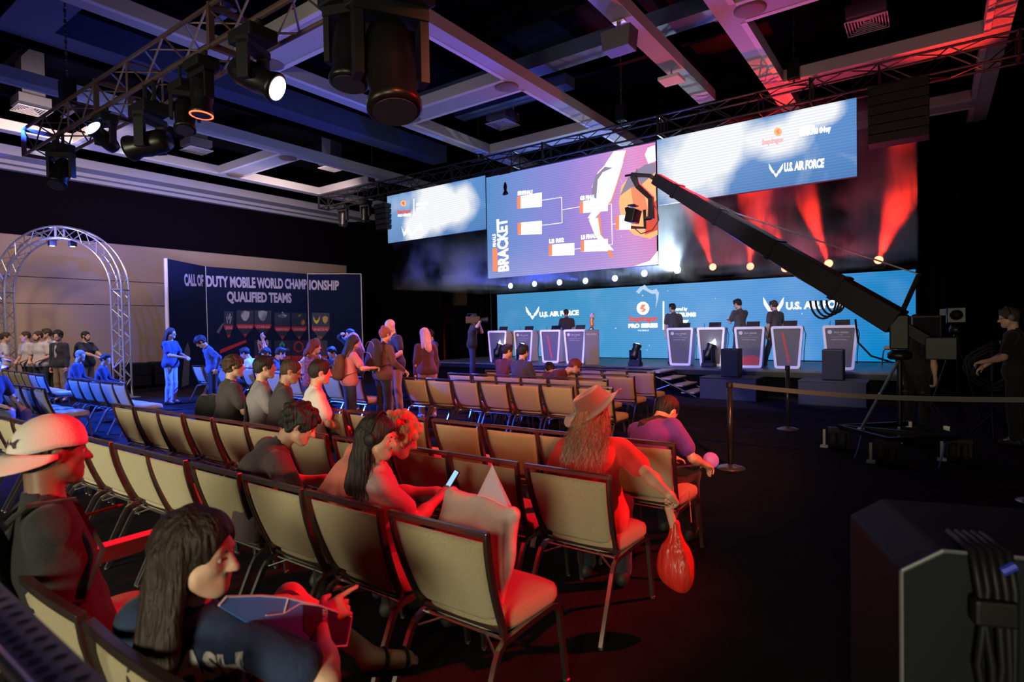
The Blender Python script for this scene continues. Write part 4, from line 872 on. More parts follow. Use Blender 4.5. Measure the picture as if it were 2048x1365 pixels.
    me.polygons.foreach_set('loop_start', np.arange(0, len(Q) * 4, 4, dtype=np.int32)); me.polygons.foreach_set('loop_total', np.full(len(Q), 4, np.int32))
    me.polygons.foreach_set('use_smooth', np.ones(len(Q), bool)); me.materials.append(m_); me.update(calc_edges=True); me.validate(); return me
A3 = lambda *v: np.array(v, float)
def C(a, b, ra, rb, k=.02): return ('c', np.asarray(a, float), np.asarray(b, float), ra, rb, k)
def E(c, r, R=None, k=.02): return ('e', np.asarray(c, float), np.asarray(r, float), R, k)
def rotm(yaw=0, pitch=0, roll=0):      # yaw turns to the left (+), pitch nods down (-), degrees
    return np.array(Matrix.Rotation(R_(yaw), 3, 'Z') @ Matrix.Rotation(R_(pitch), 3, 'X') @ Matrix.Rotation(R_(roll), 3, 'Y'))
def unit(v): v = np.asarray(v, float); return v / (np.linalg.norm(v) + 1e-9)
def ik(a, b, l1, l2, hint):
    d = b - a; D = np.linalg.norm(d); u = d / D; D = min(D, (l1 + l2) * .995); x = (l1 * l1 - l2 * l2 + D * D) / (2 * D); h_ = math.sqrt(max(l1 * l1 - x * x, 0))
    p = hint - u * (hint @ u); p = unit(p); return a + u * x + p * h_, a + u * D
def hand(W, d, n, side, h, curl=.5, point=False):
    # W wrist, d direction of the hand, n palm normal
    d = unit(d); n = unit(n - d * (n @ d)); s = np.cross(d, n) * side; r0 = max(.0085, h * .72); out = []
    out += [C(W, W + d * .03, .024, .028, .012), C(W + d * .035 - s * .022, W + d * .08 - s * .026, .014, .013, .012), C(W + d * .03 + s * .02, W + d * .08 + s * .024, .014, .013, .012), C(W + d * .03, W + d * .08, .017, .015, .012)]
    for i, (o, ln) in enumerate(((-.030, .85), (-.011, 1), (.010, .95), (.029, .75))):
        b = W + d * .088 + s * o; c1 = curl * 1.0 + (.1 * i); c1 = .05 if (point and i == 0) else c1
        d1 = unit(d * math.cos(c1) + n * math.sin(c1) + s * o * 1.5); p1 = b + d1 * .040 * ln; c2 = c1 * 2 + .1 if not (point and i == 0) else .1
        d2 = unit(d * math.cos(c2) + n * math.sin(c2)); p2 = p1 + d2 * .026 * ln; c3 = c2 + c1 * .6; d3 = unit(d * math.cos(c3) + n * math.sin(c3)); p3 = p2 + d3 * .018 * ln
        out += [C(b, p1, r0 + .001, r0, .004), C(p1, p2, r0, r0 * .95, .003), C(p2, p3, r0 * .95, r0 * .85, .003)]
    t0 = W + d * .025 - s * .025; t1 = t0 + unit(d * .6 - s * .7 + n * .5) * .042; t2 = t1 + unit(d * .9 - s * .1 + n * .5) * .032
    out += [C(t0, t1, .014, r0 + .002, .008), C(t1, t2, r0 + .002, r0, .004)]
    return out
HAIRM = {}
def hair_mat(nm, col):
    return mat('hair_' + nm, col, .6, bump=(70, .9), wave=(1, 1, .12), spec=.4)
def cloth_mat(nm, col, rough=.85, n=None): return mat('cloth_' + nm, col, rough, noise=n, bump=(26, .35), sheen=.1)
DRY = False
def person(pos, face, Hgt=1.75, pose='stand', lean=5, side=0, lean2=None, head=(0, -5, 0), hl=None, hr=None, elb=(None, None), hands=(None, None), skin=skin_m, top=None, tsl='short',
           bottom=None, bleg='long', hair=('short', 'dark', (.02, .014, .01)), shoes=(.02, .02, .02), h=.02, fem=False, fat=1.0, legs=None, label='', group=None, tilt=0, near=False, seat_z=.49, curl=(.5, .5), face_detail=True, stride=0, collar=True, point=(False, False), footd=(None, None), aim=None):
    s = Hgt / 1.75; lean2 = lean * 1.7 if lean2 is None else lean2
    o = None
    P = A3(0, 0, .95 * s) if pose == 'stand' else A3(0, .02, seat_z + .085 * s)
    def dv(a): return A3(math.sin(R_(side)), math.sin(R_(a)), 1) * A3(1, 1, math.cos(R_(a)))
    T = P + unit(dv(lean)) * .30 * s; Nk = T + unit(dv(lean2)) * .22 * s
    Rh = rotm(*head); hd = unit(dv(lean2) * .5 + Rh @ A3(0, .15, 1) * .5); Hc = Nk + hd * .165 * s + Rh @ A3(0, .015, .01)
    up = unit(dv(lean2)); rt = unit(np.cross(A3(0, 1, 0), up) * -1) if False else unit(A3(1, 0, -math.sin(R_(side)))); rt = A3(*(Matrix.Rotation(R_(tilt), 3, 'Z') @ Vector(rt)))
    fw = np.cross(up, rt); sw = (.165 if fem else .185) * s
    ShL, ShR = Nk - up * .075 * s - rt * sw, Nk - up * .075 * s + rt * sw
    hw = .085 * s
    HL, HR = P + A3(-hw, 0, -.03), P + A3(hw, 0, -.03)
    if pose == 'stand':
        st = stride; KL, KR = A3(-.10 * s, .02 + st * .5, .50 * s), A3(.10 * s, .02 - st * .4, .50 * s); FL, FR = A3(-.12 * s, -.02 + st, .09), A3(.12 * s, -.02 - st, .09 + abs(st) * .1)
    else:
        KL, KR = A3(-.13, .44 * s, seat_z + .05), A3(.13, .44 * s, seat_z + .05); FL, FR = A3(-.12, .46 * s, .09), A3(.13, .40 * s, .09)
    if legs: KL, FL, KR, FR = [A3(*q) for q in legs]
    la, lf = .285 * s, .255 * s
    if hl is None: hl = (-sw - .05, .05, P[2] - .14 * s) if pose == 'stand' else (-.12, .36, seat_z + .17)
    if hr is None: hr = (sw + .05, .05, P[2] - .14 * s) if pose == 'stand' else (.12, .36, seat_z + .17)
    EL, WL = ik(ShL, A3(*hl), la, lf, A3(*(elb[0] or (-.6, -.5, -.6)))); ER, WR = ik(ShR, A3(*hr), la, lf, A3(*(elb[1] or (.6, -.5, -.6))))
    ft = fat; kk = .03
    Rt = np.stack([rt, fw, up], 1)
    def torso(g=0.0, w_=1.0):
        return [C(P - rt * .07 * s, P + rt * .07 * s, .115 * s * ft + g, .115 * s * ft + g, kk), E(P + (T - P) * .45, A3(.148 * s * ft * w_ + g, .112 * s * ft + g, .15 * s), Rt, .05),
                E(T + up * .02, A3(.160 * s * (.92 if fem else 1) * ft ** .5 + g, .112 * s * ft ** .5 + g, .165 * s), Rt, .05),
                C(ShL + rt * .03, ShR - rt * .03, .062 * s + g, .062 * s + g, .04), C(Nk - up * .06, Nk + up * .02, .075 * s + g, .052 * s + g, .04)]
    def arm(Sh, El, g, frac=1, lower=False):
        e = Sh + (El - Sh) * frac; r1 = .047 * s * ft ** .4 * (.88 if fem else 1); r2 = .038 * s
        out = [C(Sh, e, r1 + g + .006, r1 + (r2 - r1) * frac + g + (.012 if frac < 1 else 0), .03)]
        return out
    def leg(Hp, K, F, g):
        return [C(Hp, K, .082 * s * ft ** .5 + g, .055 * s + g, .035), C(K, F, .052 * s + g, .038 * s + g, .02), C(K + (F - K) * .3 + A3(0, -.012, 0), K + (F - K) * .4 + A3(0, -.012, 0), .054 * s + g, .05 * s + g, .03)]
    if aim:
        hv = Matrix.Rotation(R_(face), 3, 'Z') @ Vector(Hc); q_a = on_z(aim[0], aim[1], pos[2] + hv.z); pos = (q_a.x - hv.x, q_a.y - hv.y, pos[2]); print('AIM', label[:40], [round(c, 2) for c in pos])
    if DRY: return dict(Hc=Hc, P=P, ShL=ShL, ShR=ShR)
    # ---- body ----
    b = torso(0) + arm(ShL, EL, -.004) + arm(ShR, ER, -.004)
    for El, W, i, sd in ((EL, WL, 0, 1), (ER, WR, 1, -1)):
        d = unit(W - El); b += [C(El, W, .037 * s, .026 * s, .02), C(El + (W - El) * .25, El + (W - El) * .35, .041 * s, .039 * s, .03)]
        hd_, hn_ = (d, A3(0, 0, -1)) if hands[i] is None else (A3(*hands[i][0]), A3(*hands[i][1]))
        if abs(unit(hd_) @ hn_) > .9: hn_ = A3(sd, 0, 0)
        b += hand(W, hd_, hn_, sd, h, curl[i], point[i])
    for (Hp, K, F), fd in zip(((HL, KL, FL), (HR, KR, FR)), footd):
        b += leg(Hp, K, F, 0)
        if fd is None: b += [C(F, F + A3(0, .13, -.05), .04, .03, .02)]
        else:
            fd = unit(A3(*fd)); sdv = unit(np.cross(fd, A3(0, 0, 1))); b += [C(F - fd * .03, F + fd * .15, .036, .028, .02), C(F - fd * .02 - A3(0, 0, .02), F + fd * .14 - A3(0, 0, .012), .03, .026, .02)]
            for k_ in range(5): b.append(C(F + fd * .15 + sdv * (k_ - 2) * .014, F + fd * (.20 - .008 * abs(k_ - 1.0)) + sdv * (k_ - 2) * .0155 - A3(0, 0, .008), .011, .008, .004))
    # head
    Q = lambda x, y, z: Hc + Rh @ (A3(x, y, z) * s)
    b += [C(Nk - up * .02, Hc + Rh @ A3(0, -.03, -.04), .056 * s, .056 * s, .02), E(Q(0, -.012, .03), A3(.076, .098, .088) * s, Rh, .02), E(Q(0, .022, -.028), A3(.062, .074, .082) * s, Rh, .03),
          E(Q(0, .062, -.09), A3(.030, .026, .022) * s, Rh, .025), C(Q(-.05, .03, -.06), Q(0, .065, -.09), .022 * s, .02 * s, .03), C(Q(.05, .03, -.06), Q(0, .065, -.09), .022 * s, .02 * s, .03),
          C(Q(0, .092, .012), Q(0, .116, -.028), .008 * s, .0125 * s, .012), E(Q(-.012, .104, -.032), A3(.009, .009, .008) * s, Rh, .006), E(Q(.012, .104, -.032), A3(.009, .009, .008) * s, Rh, .006),
          C(Q(-.036, .076, .022), Q(.036, .076, .022), .012 * s, .012 * s, .014), E(Q(-.079, -.008, -.004), A3(.009, .021, .032) * s, Rh, .008), E(Q(.079, -.008, -.004), A3(.009, .021, .032) * s, Rh, .008)]
    cuts = []
    if near:
        b += [C(Q(-.020, .089, -.055), Q(.020, .089, -.055), .0065 * s, .0065 * s, .006), C(Q(-.017, .090, -.066), Q(.017, .090, -.066), .0075 * s, .0075 * s, .006), E(Q(-.040, .062, -.02), A3(.02, .02, .018) * s, Rh, .02), E(Q(.040, .062, -.02), A3(.02, .02, .018) * s, Rh, .02)]
    if h < .013: cuts = [('e', Q(-.031, .100, .001), A3(.017, .014, .010) * s, Rh, .012), ('e', Q(.031, .100, .001), A3(.017, .014, .010) * s, Rh, .012)]
    o = link('person', sdf_mesh(b, h, 'person', skin, cuts))
    if h < .013:
        for q in (-1, 1):
            e = link('eye', sdf_mesh([E(Q(q * .031, .0775, .001), A3(.0125, .0115, .0105) * s, Rh, 0)], .004, 'eye', mat('eye_white', (.6, .57, .55), .3)), o)
            link('iris', sdf_mesh([E(Q(q * .031, .0872, .001), A3(.0055, .004, .0055) * s, Rh, 0)], .002, 'iris', mat('iris_dark', (.02, .012, .01), .2)), e)
            link('eyebrow', sdf_mesh([C(Q(q * .016, .091, .022), Q(q * .046, .078, .026), .0045 * s, .003 * s, .002)], .003, 'eyebrow', hair_mat(hair[1], hair[2])), o)
    # ---- clothes ----
    if top is not None:
        g = .013; tp = torso(g, 1.04); tp.append(C(P - rt * .065 * s + up * .0, P + rt * .065 * s, .125 * s * ft + g * .7, .125 * s * ft + g * .7, .04))
        fr = {'short': .66, 'long': 1, 'none': .12, 'elbow': .95}[tsl]
        for Sh, El, W in ((ShL, EL, WL), (ShR, ER, WR)):
            tp += arm(Sh, El, g + .004, fr)
            if tsl == 'long': tp += [C(El, El + (W - El) * .94, .046 * s + .006, .036 * s + .004, .02)]
        ct = [('c', Nk + hd * .035 + fw * .01, Nk + hd * .3, .062 * s, .2, .006), ('p', P - A3(0, 0, .10 * s), A3(0, 0, -1), .01)] if pose != 'sit' else [('c', Nk + hd * .035 + fw * .01, Nk + hd * .3, .062 * s, .2, .006), ('p', P - A3(0, 0, .085), A3(0, 0, -1), .01)]
        if not collar: ct = ct[1:]
        link('shirt', sdf_mesh(tp, max(h, .008), 'shirt', top, ct, noise=(.0035, 26)), o)
    if bottom is not None:
        g = .012; bp_ = [C(P - rt * .07 * s, P + rt * .07 * s, .113 * s * ft + g, .113 * s * ft + g, kk)]
        for Hp, K, F in ((HL, KL, FL), (HR, KR, FR)):
            if bleg == 'long': bp_ += leg(Hp, K, F, g) + [C(K, F + (K - F) * .04, .055 * s + g, .05 * s + g, .02)]
            elif bleg == 'skirt': bp_ += [C(Hp, K, .10 * s + g, .13 * s, .08), C(K, F, .13 * s, .14 * s, .08)]
            else: bp_ += [C(Hp, Hp + (K - Hp) * .88, .088 * s + g, .07 * s + g, .035)]
        link('trousers' if bleg == 'long' else ('skirt' if bleg == 'skirt' else 'shorts'), sdf_mesh(bp_, max(h, .01), 'trousers', bottom, noise=(.004, 22)), o)
    if shoes is not None:
        for F in (FL, FR): link('shoe', sdf_mesh([C(F + A3(0, -.04, -.045), F + A3(0, .15, -.055), .042, .036, .02), C(F + A3(0, -.02, -.02), F + A3(0, .06, -.035), .045, .04, .02)], max(min(h, .015), .01), 'shoe', mat('shoe_%d%d%d' % tuple(int(c * 99) for c in shoes), shoes, .6), [('p', A3(0, 0, F[2] - .088), A3(0, 0, -1), .004)]), o)
    # ---- hair ----
    kind, hn, hc = hair
    if kind != 'bald':
        hm = hair_mat(hn, hc); t_ = {'buzz': .004, 'short': .013, 'crop': .009, 'curly': .024, 'long': .014, 'bun': .014, 'bob': .016, 'beardshort': .010}.get(kind, .012)
        hp = [E(Q(0, -.016, .034), (A3(.078, .100, .090) + t_) * s, Rh, .01)]
        if kind in ('short', 'curly', 'crop', 'beardshort', 'buzz'): hp.append(E(Q(0, -.045, -.005), (A3(.066, .065, .075) + t_ * .6) * s, Rh, .02))
        if kind == 'short': hp.append(E(Q(0, .04, .105), A3(.06, .05, .022) * s, Rh, .02))
        dn = unit(-up * .75 - fw * .20 - A3(0, 0, .3))
        if kind in ('long', 'bob'):
            ln = .30 if kind == 'long' else .13
            for q in (-1, 1):
                a_ = Q(q * .072, -.02, .01); hp.append(C(a_, a_ + dn * ln * .9 * s + (-fw) * .03 + rt * q * .012, .030 * s, .030 * s, .03)); a_ = Q(q * .04, -.075, .0); hp.append(C(a_, a_ + dn * ln * s - fw * .05, .045 * s, .035 * s, .03))
            a_ = Q(0, -.085, 0); hp.append(C(a_, a_ + dn * (ln + .04) * s - fw * .05, .05 * s, .035 * s, .03))
        if kind == 'bun': hp += [E(Q(0, -.05, .125), A3(.045, .045, .04) * s, Rh, .01), E(Q(0, -.05, -.01), A3(.07, .06, .07) * s, Rh, .02)]
        ct = [('e', Q(0, .122, -.035), A3(.080, .085, .105) * s, Rh, .01)] 
        if kind not in ('long', 'bob'): ct += [('p', Q(0, -.05, -.065), Rh @ unit(A3(0, .35, -1)), .01), ('e', Q(-.085, .012, -.02), A3(.02, .03, .05) * s, Rh, .01), ('e', Q(.085, .012, -.02), A3(.02, .03, .05) * s, Rh, .01)]
        amp = {'curly': .011, 'short': .004, 'bun': .004, 'long': .004, 'bob': .004}.get(kind, .0015)
        hh_ = max(min(h, .012), .007)
        ho = link('hair', sdf_mesh(hp, hh_, 'hair', hm, ct, noise=(amp, 75 if kind == 'curly' else 45)), o)
        if kind == 'beardshort': link('beard', sdf_mesh([C(Q(-.055, .03, -.06), Q(0, .07, -.095), .024 * s, .026 * s, .02), C(Q(.055, .03, -.06), Q(0, .07, -.095), .024 * s, .026 * s, .02), C(Q(-.06, .015, -.02), Q(-.055, .03, -.06), .02 * s, .022 * s, .02), C(Q(.06, .015, -.02), Q(.055, .03, -.06), .02 * s, .022 * s, .02)], hh_, 'beard', hm), o)
    o.location = pos; o.rotation_euler = (0, 0, R_(face)); tag(o, label, 'person', group)
    o['_j'] = 0; del o['_j']
    J = dict(P=P, T=T, Nk=Nk, Hc=Hc, ShL=ShL, ShR=ShR, EL=EL, ER=ER, WL=WL, WR=WR, Rh=Rh, Q=Q, up=up, fw=fw, rt=rt, s=s, KL=KL, KR=KR, o=o)
    J['M'] = Matrix.Translation(Vector(pos)) @ Matrix.Rotation(R_(face), 4, 'Z')
    return J
def W3(J, p): return J['M'] @ Vector(p)
def strands(name, roots, m_, parent, ln=.4, r=.0022, wav=.012, seed=1, down=(0, 0, -1), out=None, taper=.3, nseg=9):
    rs = random.Random(seed); b = MB(); dn = Vector(down)
    for p, d in roots:
        p, d = Vector(p), Vector(d); L = ln * rs.uniform(.7, 1.1); ph = rs.uniform(0, 6); ph2 = rs.uniform(0, 6); pts = []; rr = []; fq = rs.uniform(.8, 1.3)
        for k in range(nseg):
            t = k / (nseg - 1); q = p + d * t * L * .25 * (1 - t * .4) + dn * (t ** 1.15) * L; q += Vector((math.sin(ph + t * 9 * fq), math.sin(ph2 + t * 8 * fq), 0)) * wav * t
            pts.append(q); rr.append(r * (1 - t * (1 - taper)))
        b.tube(pts, rr, 4)
    o = b.build(name, m_, parent, True); return o
def head_roots(J, n, seed, back=True, ymax=.02, zmin=-.02, off=.008):
    rs = random.Random(seed); out = []; s = J['s']
    while len(out) < n:
        v = Vector((rs.gauss(0, 1), rs.gauss(0, 1), rs.gauss(0, 1))).normalized()
        if v.y > ymax * 10 or v.z < zmin * 10 or v.z > .97: continue
        p = J['Q'](v.x * (.078 + off), -.016 + v.y * (.10 + off), .034 + v.z * (.09 + off)); dr = J['Rh'] @ np.array((v.x, v.y * .9, 0)); out.append((p, dr))
    return out
def backpack(J, m_, label, sc=1.0, dy=-.02, dz=0, tube_m=None):
    B = J['T'] - J['fw'] * (.20 + dy) + J['up'] * (.03 + dz); Rt = np.stack([J['rt'], J['fw'], J['up']], 1)
    o = link('backpack', sdf_mesh([E(B, A3(.16, .10, .24) * sc, Rt, .02), E(B - J['up'] * .10 * sc - J['fw'] * .05, A3(.14, .08, .13) * sc, Rt, .03), C(B - J['rt'] * .09 * sc - J['up'] * .14 * sc, B + J['rt'] * .09 * sc - J['up'] * .14 * sc, .08 * sc, .08 * sc, .04)], .014, 'backpack', m_))
    zp = tube_m or mat('zip_grey', (.3, .28, .28), .4, .5)
    def arcp(w_, z, dep): return [B + J['rt'] * w_ * math.cos(a) * sc + J['up'] * (z + .09 * math.sin(a)) * sc - J['fw'] * dep * sc for a in np.linspace(.1, PI - .1, 9)]
    MB().tube(arcp(.13, -.06, .135), .004).build('zip', zp, o); MB().tube(arcp(.11, .10, .09), .004).build('zip', zp, o)
    for q in (-1, 1):
        S0 = J['ShL'] * (q < 0) + J['ShR'] * (q > 0) - J['rt'] * q * .05
        MB().tube([B + J['rt'] * q * .09 * sc + J['up'] * .2 * sc + J['fw'] * .08, S0 + J['up'] * .085 - J['fw'] * .05, S0 + J['up'] * .075 + J['fw'] * .07, S0 - J['up'] * .12 + J['fw'] * .13, S0 - J['up'] * .26 + J['fw'] * .06 + J['rt'] * q * .04, B + J['rt'] * q * .15 * sc - J['up'] * .16 * sc + J['fw'] * .03], .01, rect=(.045, .012), up=tuple(J['rt'])).build('shoulder_strap', m_, o)
    o.matrix_world = J['M']; tag(o, label, 'backpack'); return o
def phone(J, wr, label, sc=1):
    p = J[wr] + unit(J[wr] - J['E' + wr[1]]) * .10 + A3(0, 0, .02); Mx = J['M'] @ Matrix.Translation(Vector(p)) @ Matrix.Rotation(R_(-35), 4, 'X')
    t = empty('phone'); bevel(MB().bb(-.036 * sc, .036 * sc, -.004, .004, -.075 * sc, .075 * sc).build('case', black, t), .003); MB().bb(-.032 * sc, .032 * sc, -.0055, -.0041, -.07 * sc, .07 * sc).build('display', emi('phone_glow', (.35, .6, .8), 1.2), t)
    t.matrix_world = Mx; tag(t, label, 'phone'); return t

# ================= people =================
def T_(px, py, d, z=0): p = at(px, py, d); return (p.x, p.y, z)
def to_loc(pos, face, p): v = Matrix.Rotation(R_(-face), 3, 'Z') @ (Vector(p) - Vector(pos)); return (v.x, v.y, v.z)
tee = lambda nm_, c, **k: cloth_mat(nm_, c, **k)
black_c = tee('black', (.006, .006, .008)); navy_c = tee('navy', (.018, .028, .075)); dk_c = tee('charcoal', (.045, .04, .045)); white_c = tee('white', (.62, .60, .58)); jean = tee('jeans', (.10, .15, .26)); ltjean = tee('light_jeans', (.28, .34, .45))
khak = tee('khaki_trousers', (.24, .15, .09)); grey_c = tee('grey', (.22, .21, .23)); maroon = tee('maroon', (.09, .012, .016)); purple_c = tee('purple', (.10, .03, .30)); red_c = tee('red', (.55, .02, .02)); coral = tee('coral', (.60, .16, .12))
DK = ('short', 'black', (.012, .010, .010)); BR = ('short', 'brown', (.05, .028, .016))
# --- seated in the rows ---
hatman = person((0, 0, 0), 16, 1.66, 'sit', 16, lean2=52, side=-3, head=(4, -2, 0), aim=(1190, 832), seat_z=.46, hl=(-.16, .40, .60), hr=to_loc((-1.68, 3.02, 0), 16, at(1338, 1003, 3.08)), hands=(None, ((.3, .8, -.5), (-.6, 0, -.6))), curl=(.5, 1.1), skin=skin_m, top=red_c, bottom=tee('dark_jeans', (.02, .025, .04)), hair=('long', 'grey_blond', (.26, .21, .15)), h=.011, fat=1.28,
    label='person in a red T-shirt and brown brimmed hat with long wavy hair', elb=(None, (.8, -.2, -.5)))
Jh = hatman; brim_m = mat('felt_brown', (.13, .045, .035), .95, bump=(180, .25), sheen=.4)
hatR = Jh['Rh'] @ rotm(-6, 12, -28); Mh = np.eye(3)
def hatp(r, z, a): rr = 1.24 * r * (1 + .10 * math.cos(2 * a + PI)); return Jh['Q'](0, -.02, .055) + hatR @ A3(rr * math.cos(a), rr * 1.12 * math.sin(a), z + (.028 * (abs(math.cos(a)) ** 3) if r > .12 else 0) - (.03 * max(0, math.sin(a)) * (r > .12)) - (.02 * max(0, -math.sin(a)) * (r > .12)))
def hat_mesh(prof, n=40):
    b = MB(); vs = [hatp(r, z, 2 * PI * k / n) for r, z in prof for k in range(n)]; fs = [(i * n + k, i * n + (k + 1) % n, (i + 1) * n + (k + 1) % n, (i + 1) * n + k) for i in range(len(prof) - 1) for k in range(n)]
    fs.append(tuple((len(prof) - 1) * n + k for k in range(n))); return b.add(vs, fs)
hat = hat_mesh([(.092, .0), (.185, .008), (.188, .013), (.105, .012), (.100, .05), (.092, .095), (.080, .118), (.062, .112), (.03, .092), (.004, .088)]).build('hat', brim_m, Jh['o'], True); s_ = hat.modifiers.new('s', 'SUBSURF'); s_.levels = 1; s_.render_levels = 1
MB().tube([hatp(.106, .022, 2 * PI * k / 32) for k in range(32)], .006, 6, True).build('hat_band', mat('braid', (.4, .16, .08), .6), hat)
strands('hair_strands', [(p, (d[0] * .6, d[1] * .8 - .25, 0)) for p, d in head_roots(Jh, 420, 5, ymax=.01, zmin=-.05)], hair_mat('grey_blond2', (.36, .30, .22)), Jh['o'], .46, .0022, .024, 4, down=tuple(unit(-Jh['up'] * .8 - Jh['fw'] * .30 - A3(0, 0, .25))))
strands('hair_strands', [(p, (d[0] * .9, d[1] * .8 - .2, 0)) for p, d in head_roots(Jh, 200, 15, ymax=.01, zmin=-.05)], hair_mat('brown_gold', (.20, .12, .06)), Jh['o'], .40, .002, .028, 9, down=tuple(unit(-Jh['up'] * .8 - Jh['fw'] * .33 - A3(0, 0, .25))))
purple = person((0, 0, 0), -12, 1.62, 'sit', 20, lean2=62, side=-12, head=(-15, -38, 0), aim=(1335, 822), seat_z=.46, hl=(-.12, .46, .58), hr=(.20, .48, .58), skin=skin_m, top=purple_c, bottom=black_c, hair=('crop', 'black', (.012, .010, .010)), h=.012, fat=1.08, label='person in a purple T-shirt with a black strap, head bowed')
MB().tube([W_ for W_ in [purple['ShR'] + purple['up'] * .085 - purple['rt'] * .06, purple['ShR'] - purple['rt'] * .10 - purple['fw'] * .075 + purple['up'] * .03, purple['T'] - purple['fw'] * .142 + purple['up'] * .03, purple['P'] + purple['up'] * .13 - purple['fw'] * .142 - purple['rt'] * .12]], .01, rect=(.05, .008), up=(0, .2, 1)).build('bag_strap', black_c, purple['o'])
p3 = person((0, 0, 0), -22, 1.62, 'sit', 2, lean2=40, side=5, aim=(600, 850), seat_z=.47, head=(-24, -30, 0), hl=(-.06, .42, .72), hr=(.14, .42, .66), skin=skin_m, top=tee('dark_tshirt', (.07, .045, .055)), bottom=black_c, hair=('curly', 'black', (.012, .010, .010)), h=.010, fat=1.0, label='person in a dark T-shirt with curly black hair looking down, nearest row')
pk = person((0, 0, 0), -18, 1.70, 'sit', 32, lean2=48, side=14, aim=(800, 872), seat_z=.47, head=(-30, -28, 0), hl=(.02, .50, .55), hr=(.20, .50, .55), skin=skin_m, top=coral, bottom=black_c, hair=('curly', 'blond', (.60, .36, .18)), h=.012, fat=1.05, label='person with curly blond hair in a coral T-shirt, leaning far forward')
p4 = person((0, 0, 0), -30, 1.58, 'sit', -12, lean2=-10, side=14, aim=(756, 874), seat_z=.43, head=(-38, -12, 0), hl=(-.06, .30, .72), hr=(.12, .30, .74), skin=skin_m, top=tee('pink_grey_top', (.42, .30, .32)), bottom=black_c, hair=('long', 'black', (.012, .010, .010)), h=.010, fem=True, label='person with very long straight black hair and headphones, turned to the right', near=True)
strands('hair_strands', [(p, (d[0] * .5, d[1] * .6, 0)) for p, d in head_roots(p4, 420, 6, ymax=-.005, zmin=-.04)], hair_mat('black2', (.02, .016, .018)), p4['o'], .42, .002, .008, 3)
hpk = [p4['Q'](.092 * math.cos(a), -.005, .03 + .118 * math.sin(a)) for a in np.linspace(0, PI, 15)]
hb = MB().tube(hpk, .009).build('headphones', black, p4['o'], True)
for q in (-1, 1): link('ear_cup', sdf_mesh([E(p4['Q'](q * .092, -.005, .0), A3(.018, .035, .04), p4['Rh'], 0)], .008, 'ear_cup', black), hb)
phone(p4, 'WR', 'phone with a lit screen held by the long black haired woman')
# --- third row sitters ---
for (px, py, d, H_, face, hd, topm, hair, skn, lab, ext) in (
        (640, 728, 6.0, 1.72, -25, (-5, -8, 0), white_c, DK, skin_m, 'person in a white T-shirt with thick dark hair, seated in the third row', 0),
        (577, 738, 6.25, 1.74, -28, (-12, -22, 0), dk_c, ('crop', 'brown', (.05, .028, .016)), skin_t, 'person in glasses and a dark shirt, seated left of the white T-shirt', 'g'),
        (531, 727, 6.5, 1.78, -20, (-10, -2, 0), grey_c, DK, skin_m, 'person in a light grey T-shirt with a dark strap across the back', 's'),
        (470, 724, 6.9, 1.76, -12, (-20, -2, 0), dk_c, ('curly', 'brown', (.05, .028, .016)), skin_m, 'person with curly brown hair, leftmost of the four in the third row', 0)):
    p = at(px, py, d); j = person((p.x - .05, p.y - .12, 0), face, H_, 'sit', 5, lean2=9, head=hd, skin=skn, top=topm, bottom=black_c, hair=hair, h=.014, fat=1.1, label=lab)
    if ext == 'g': MB().tube([j['Q'](-.078, 0, .005), j['Q'](-.07, .09, .005), j['Q'](0, .115, .002), j['Q'](.07, .09, .005), j['Q'](.078, 0, .005)], .003).build('glasses', black, j['o'])
    if ext == 's': MB().tube([j['ShL'] + j['up'] * .09 + j['rt'] * .05, j['ShL'] + j['rt'] * .09 - j['fw'] * .08 + j['up'] * .03, j['T'] - j['fw'] * .14, j['P'] + j['up'] * .1 - j['fw'] * .14 + j['rt'] * .12], .01, rect=(.05, .008), up=(0, .2, 1)).build('bag_strap', black_c, j['o'])
# --- seated far rows ---
for (px, d, x_, face, hd, topm, hair, lab, ln) in ((1010, 10.9, 0, -10, (-25, -8, 0), maroon, DK, 'person in a dark top seated at the left of the rows by the stage', 6), (1043, 10.4, 0, -10, (0, -5, 0), dk_c, DK, 'person in a dark top seen from behind, between two podiums', 6), (1094, 10.2, 0, -75, (20, -35, 0), maroon, ('short', 'redbrown', (.16, .03, .02)), 'person with reddish hair bending down beside a maroon jacket', 38)):
    p = at(px, 720, d); person((p.x, p.y - .1, 0), face, 1.72, 'sit', ln, head=hd, skin=skin_m, top=topm, bottom=black_c, hair=hair, h=.018, label=lab, tsl='long')
p = at(1140, 735, 10.0); jb = person((p.x, p.y - .1, 0), 60, 1.78, 'sit', 52, lean2=74, head=(0, -40, 0), skin=skin_m, top=maroon, bottom=black_c, hair=DK, h=.018, label='person in a maroon shirt bent over with a pale waist bag on the back', tsl='long', fat=1.15)
q = empty('waist_bag'); bevel(MB().box(tuple(jb['T'] - jb['fw'] * .15), (.24, .06, .10), Matrix([list(r) for r in np.stack([jb['rt'], jb['fw'], jb['up']], 1)])).build('pouch', mat('pale_bag', (.62, .45, .42), .6), q), .02); MB().tube([jb['T'] - jb['fw'] * .135 - jb['rt'] * .17, jb['T'] - jb['fw'] * .155, jb['T'] - jb['fw'] * .135 + jb['rt'] * .17], .01, rect=(.03, .006), up=(0, 0, 1)).build('belt', mat('pale_bag', (.62, .45, .42), .6), q)
q.matrix_world = jb['M']; tag(q, 'pale waist bag worn on the back of the bent over person', 'bag')
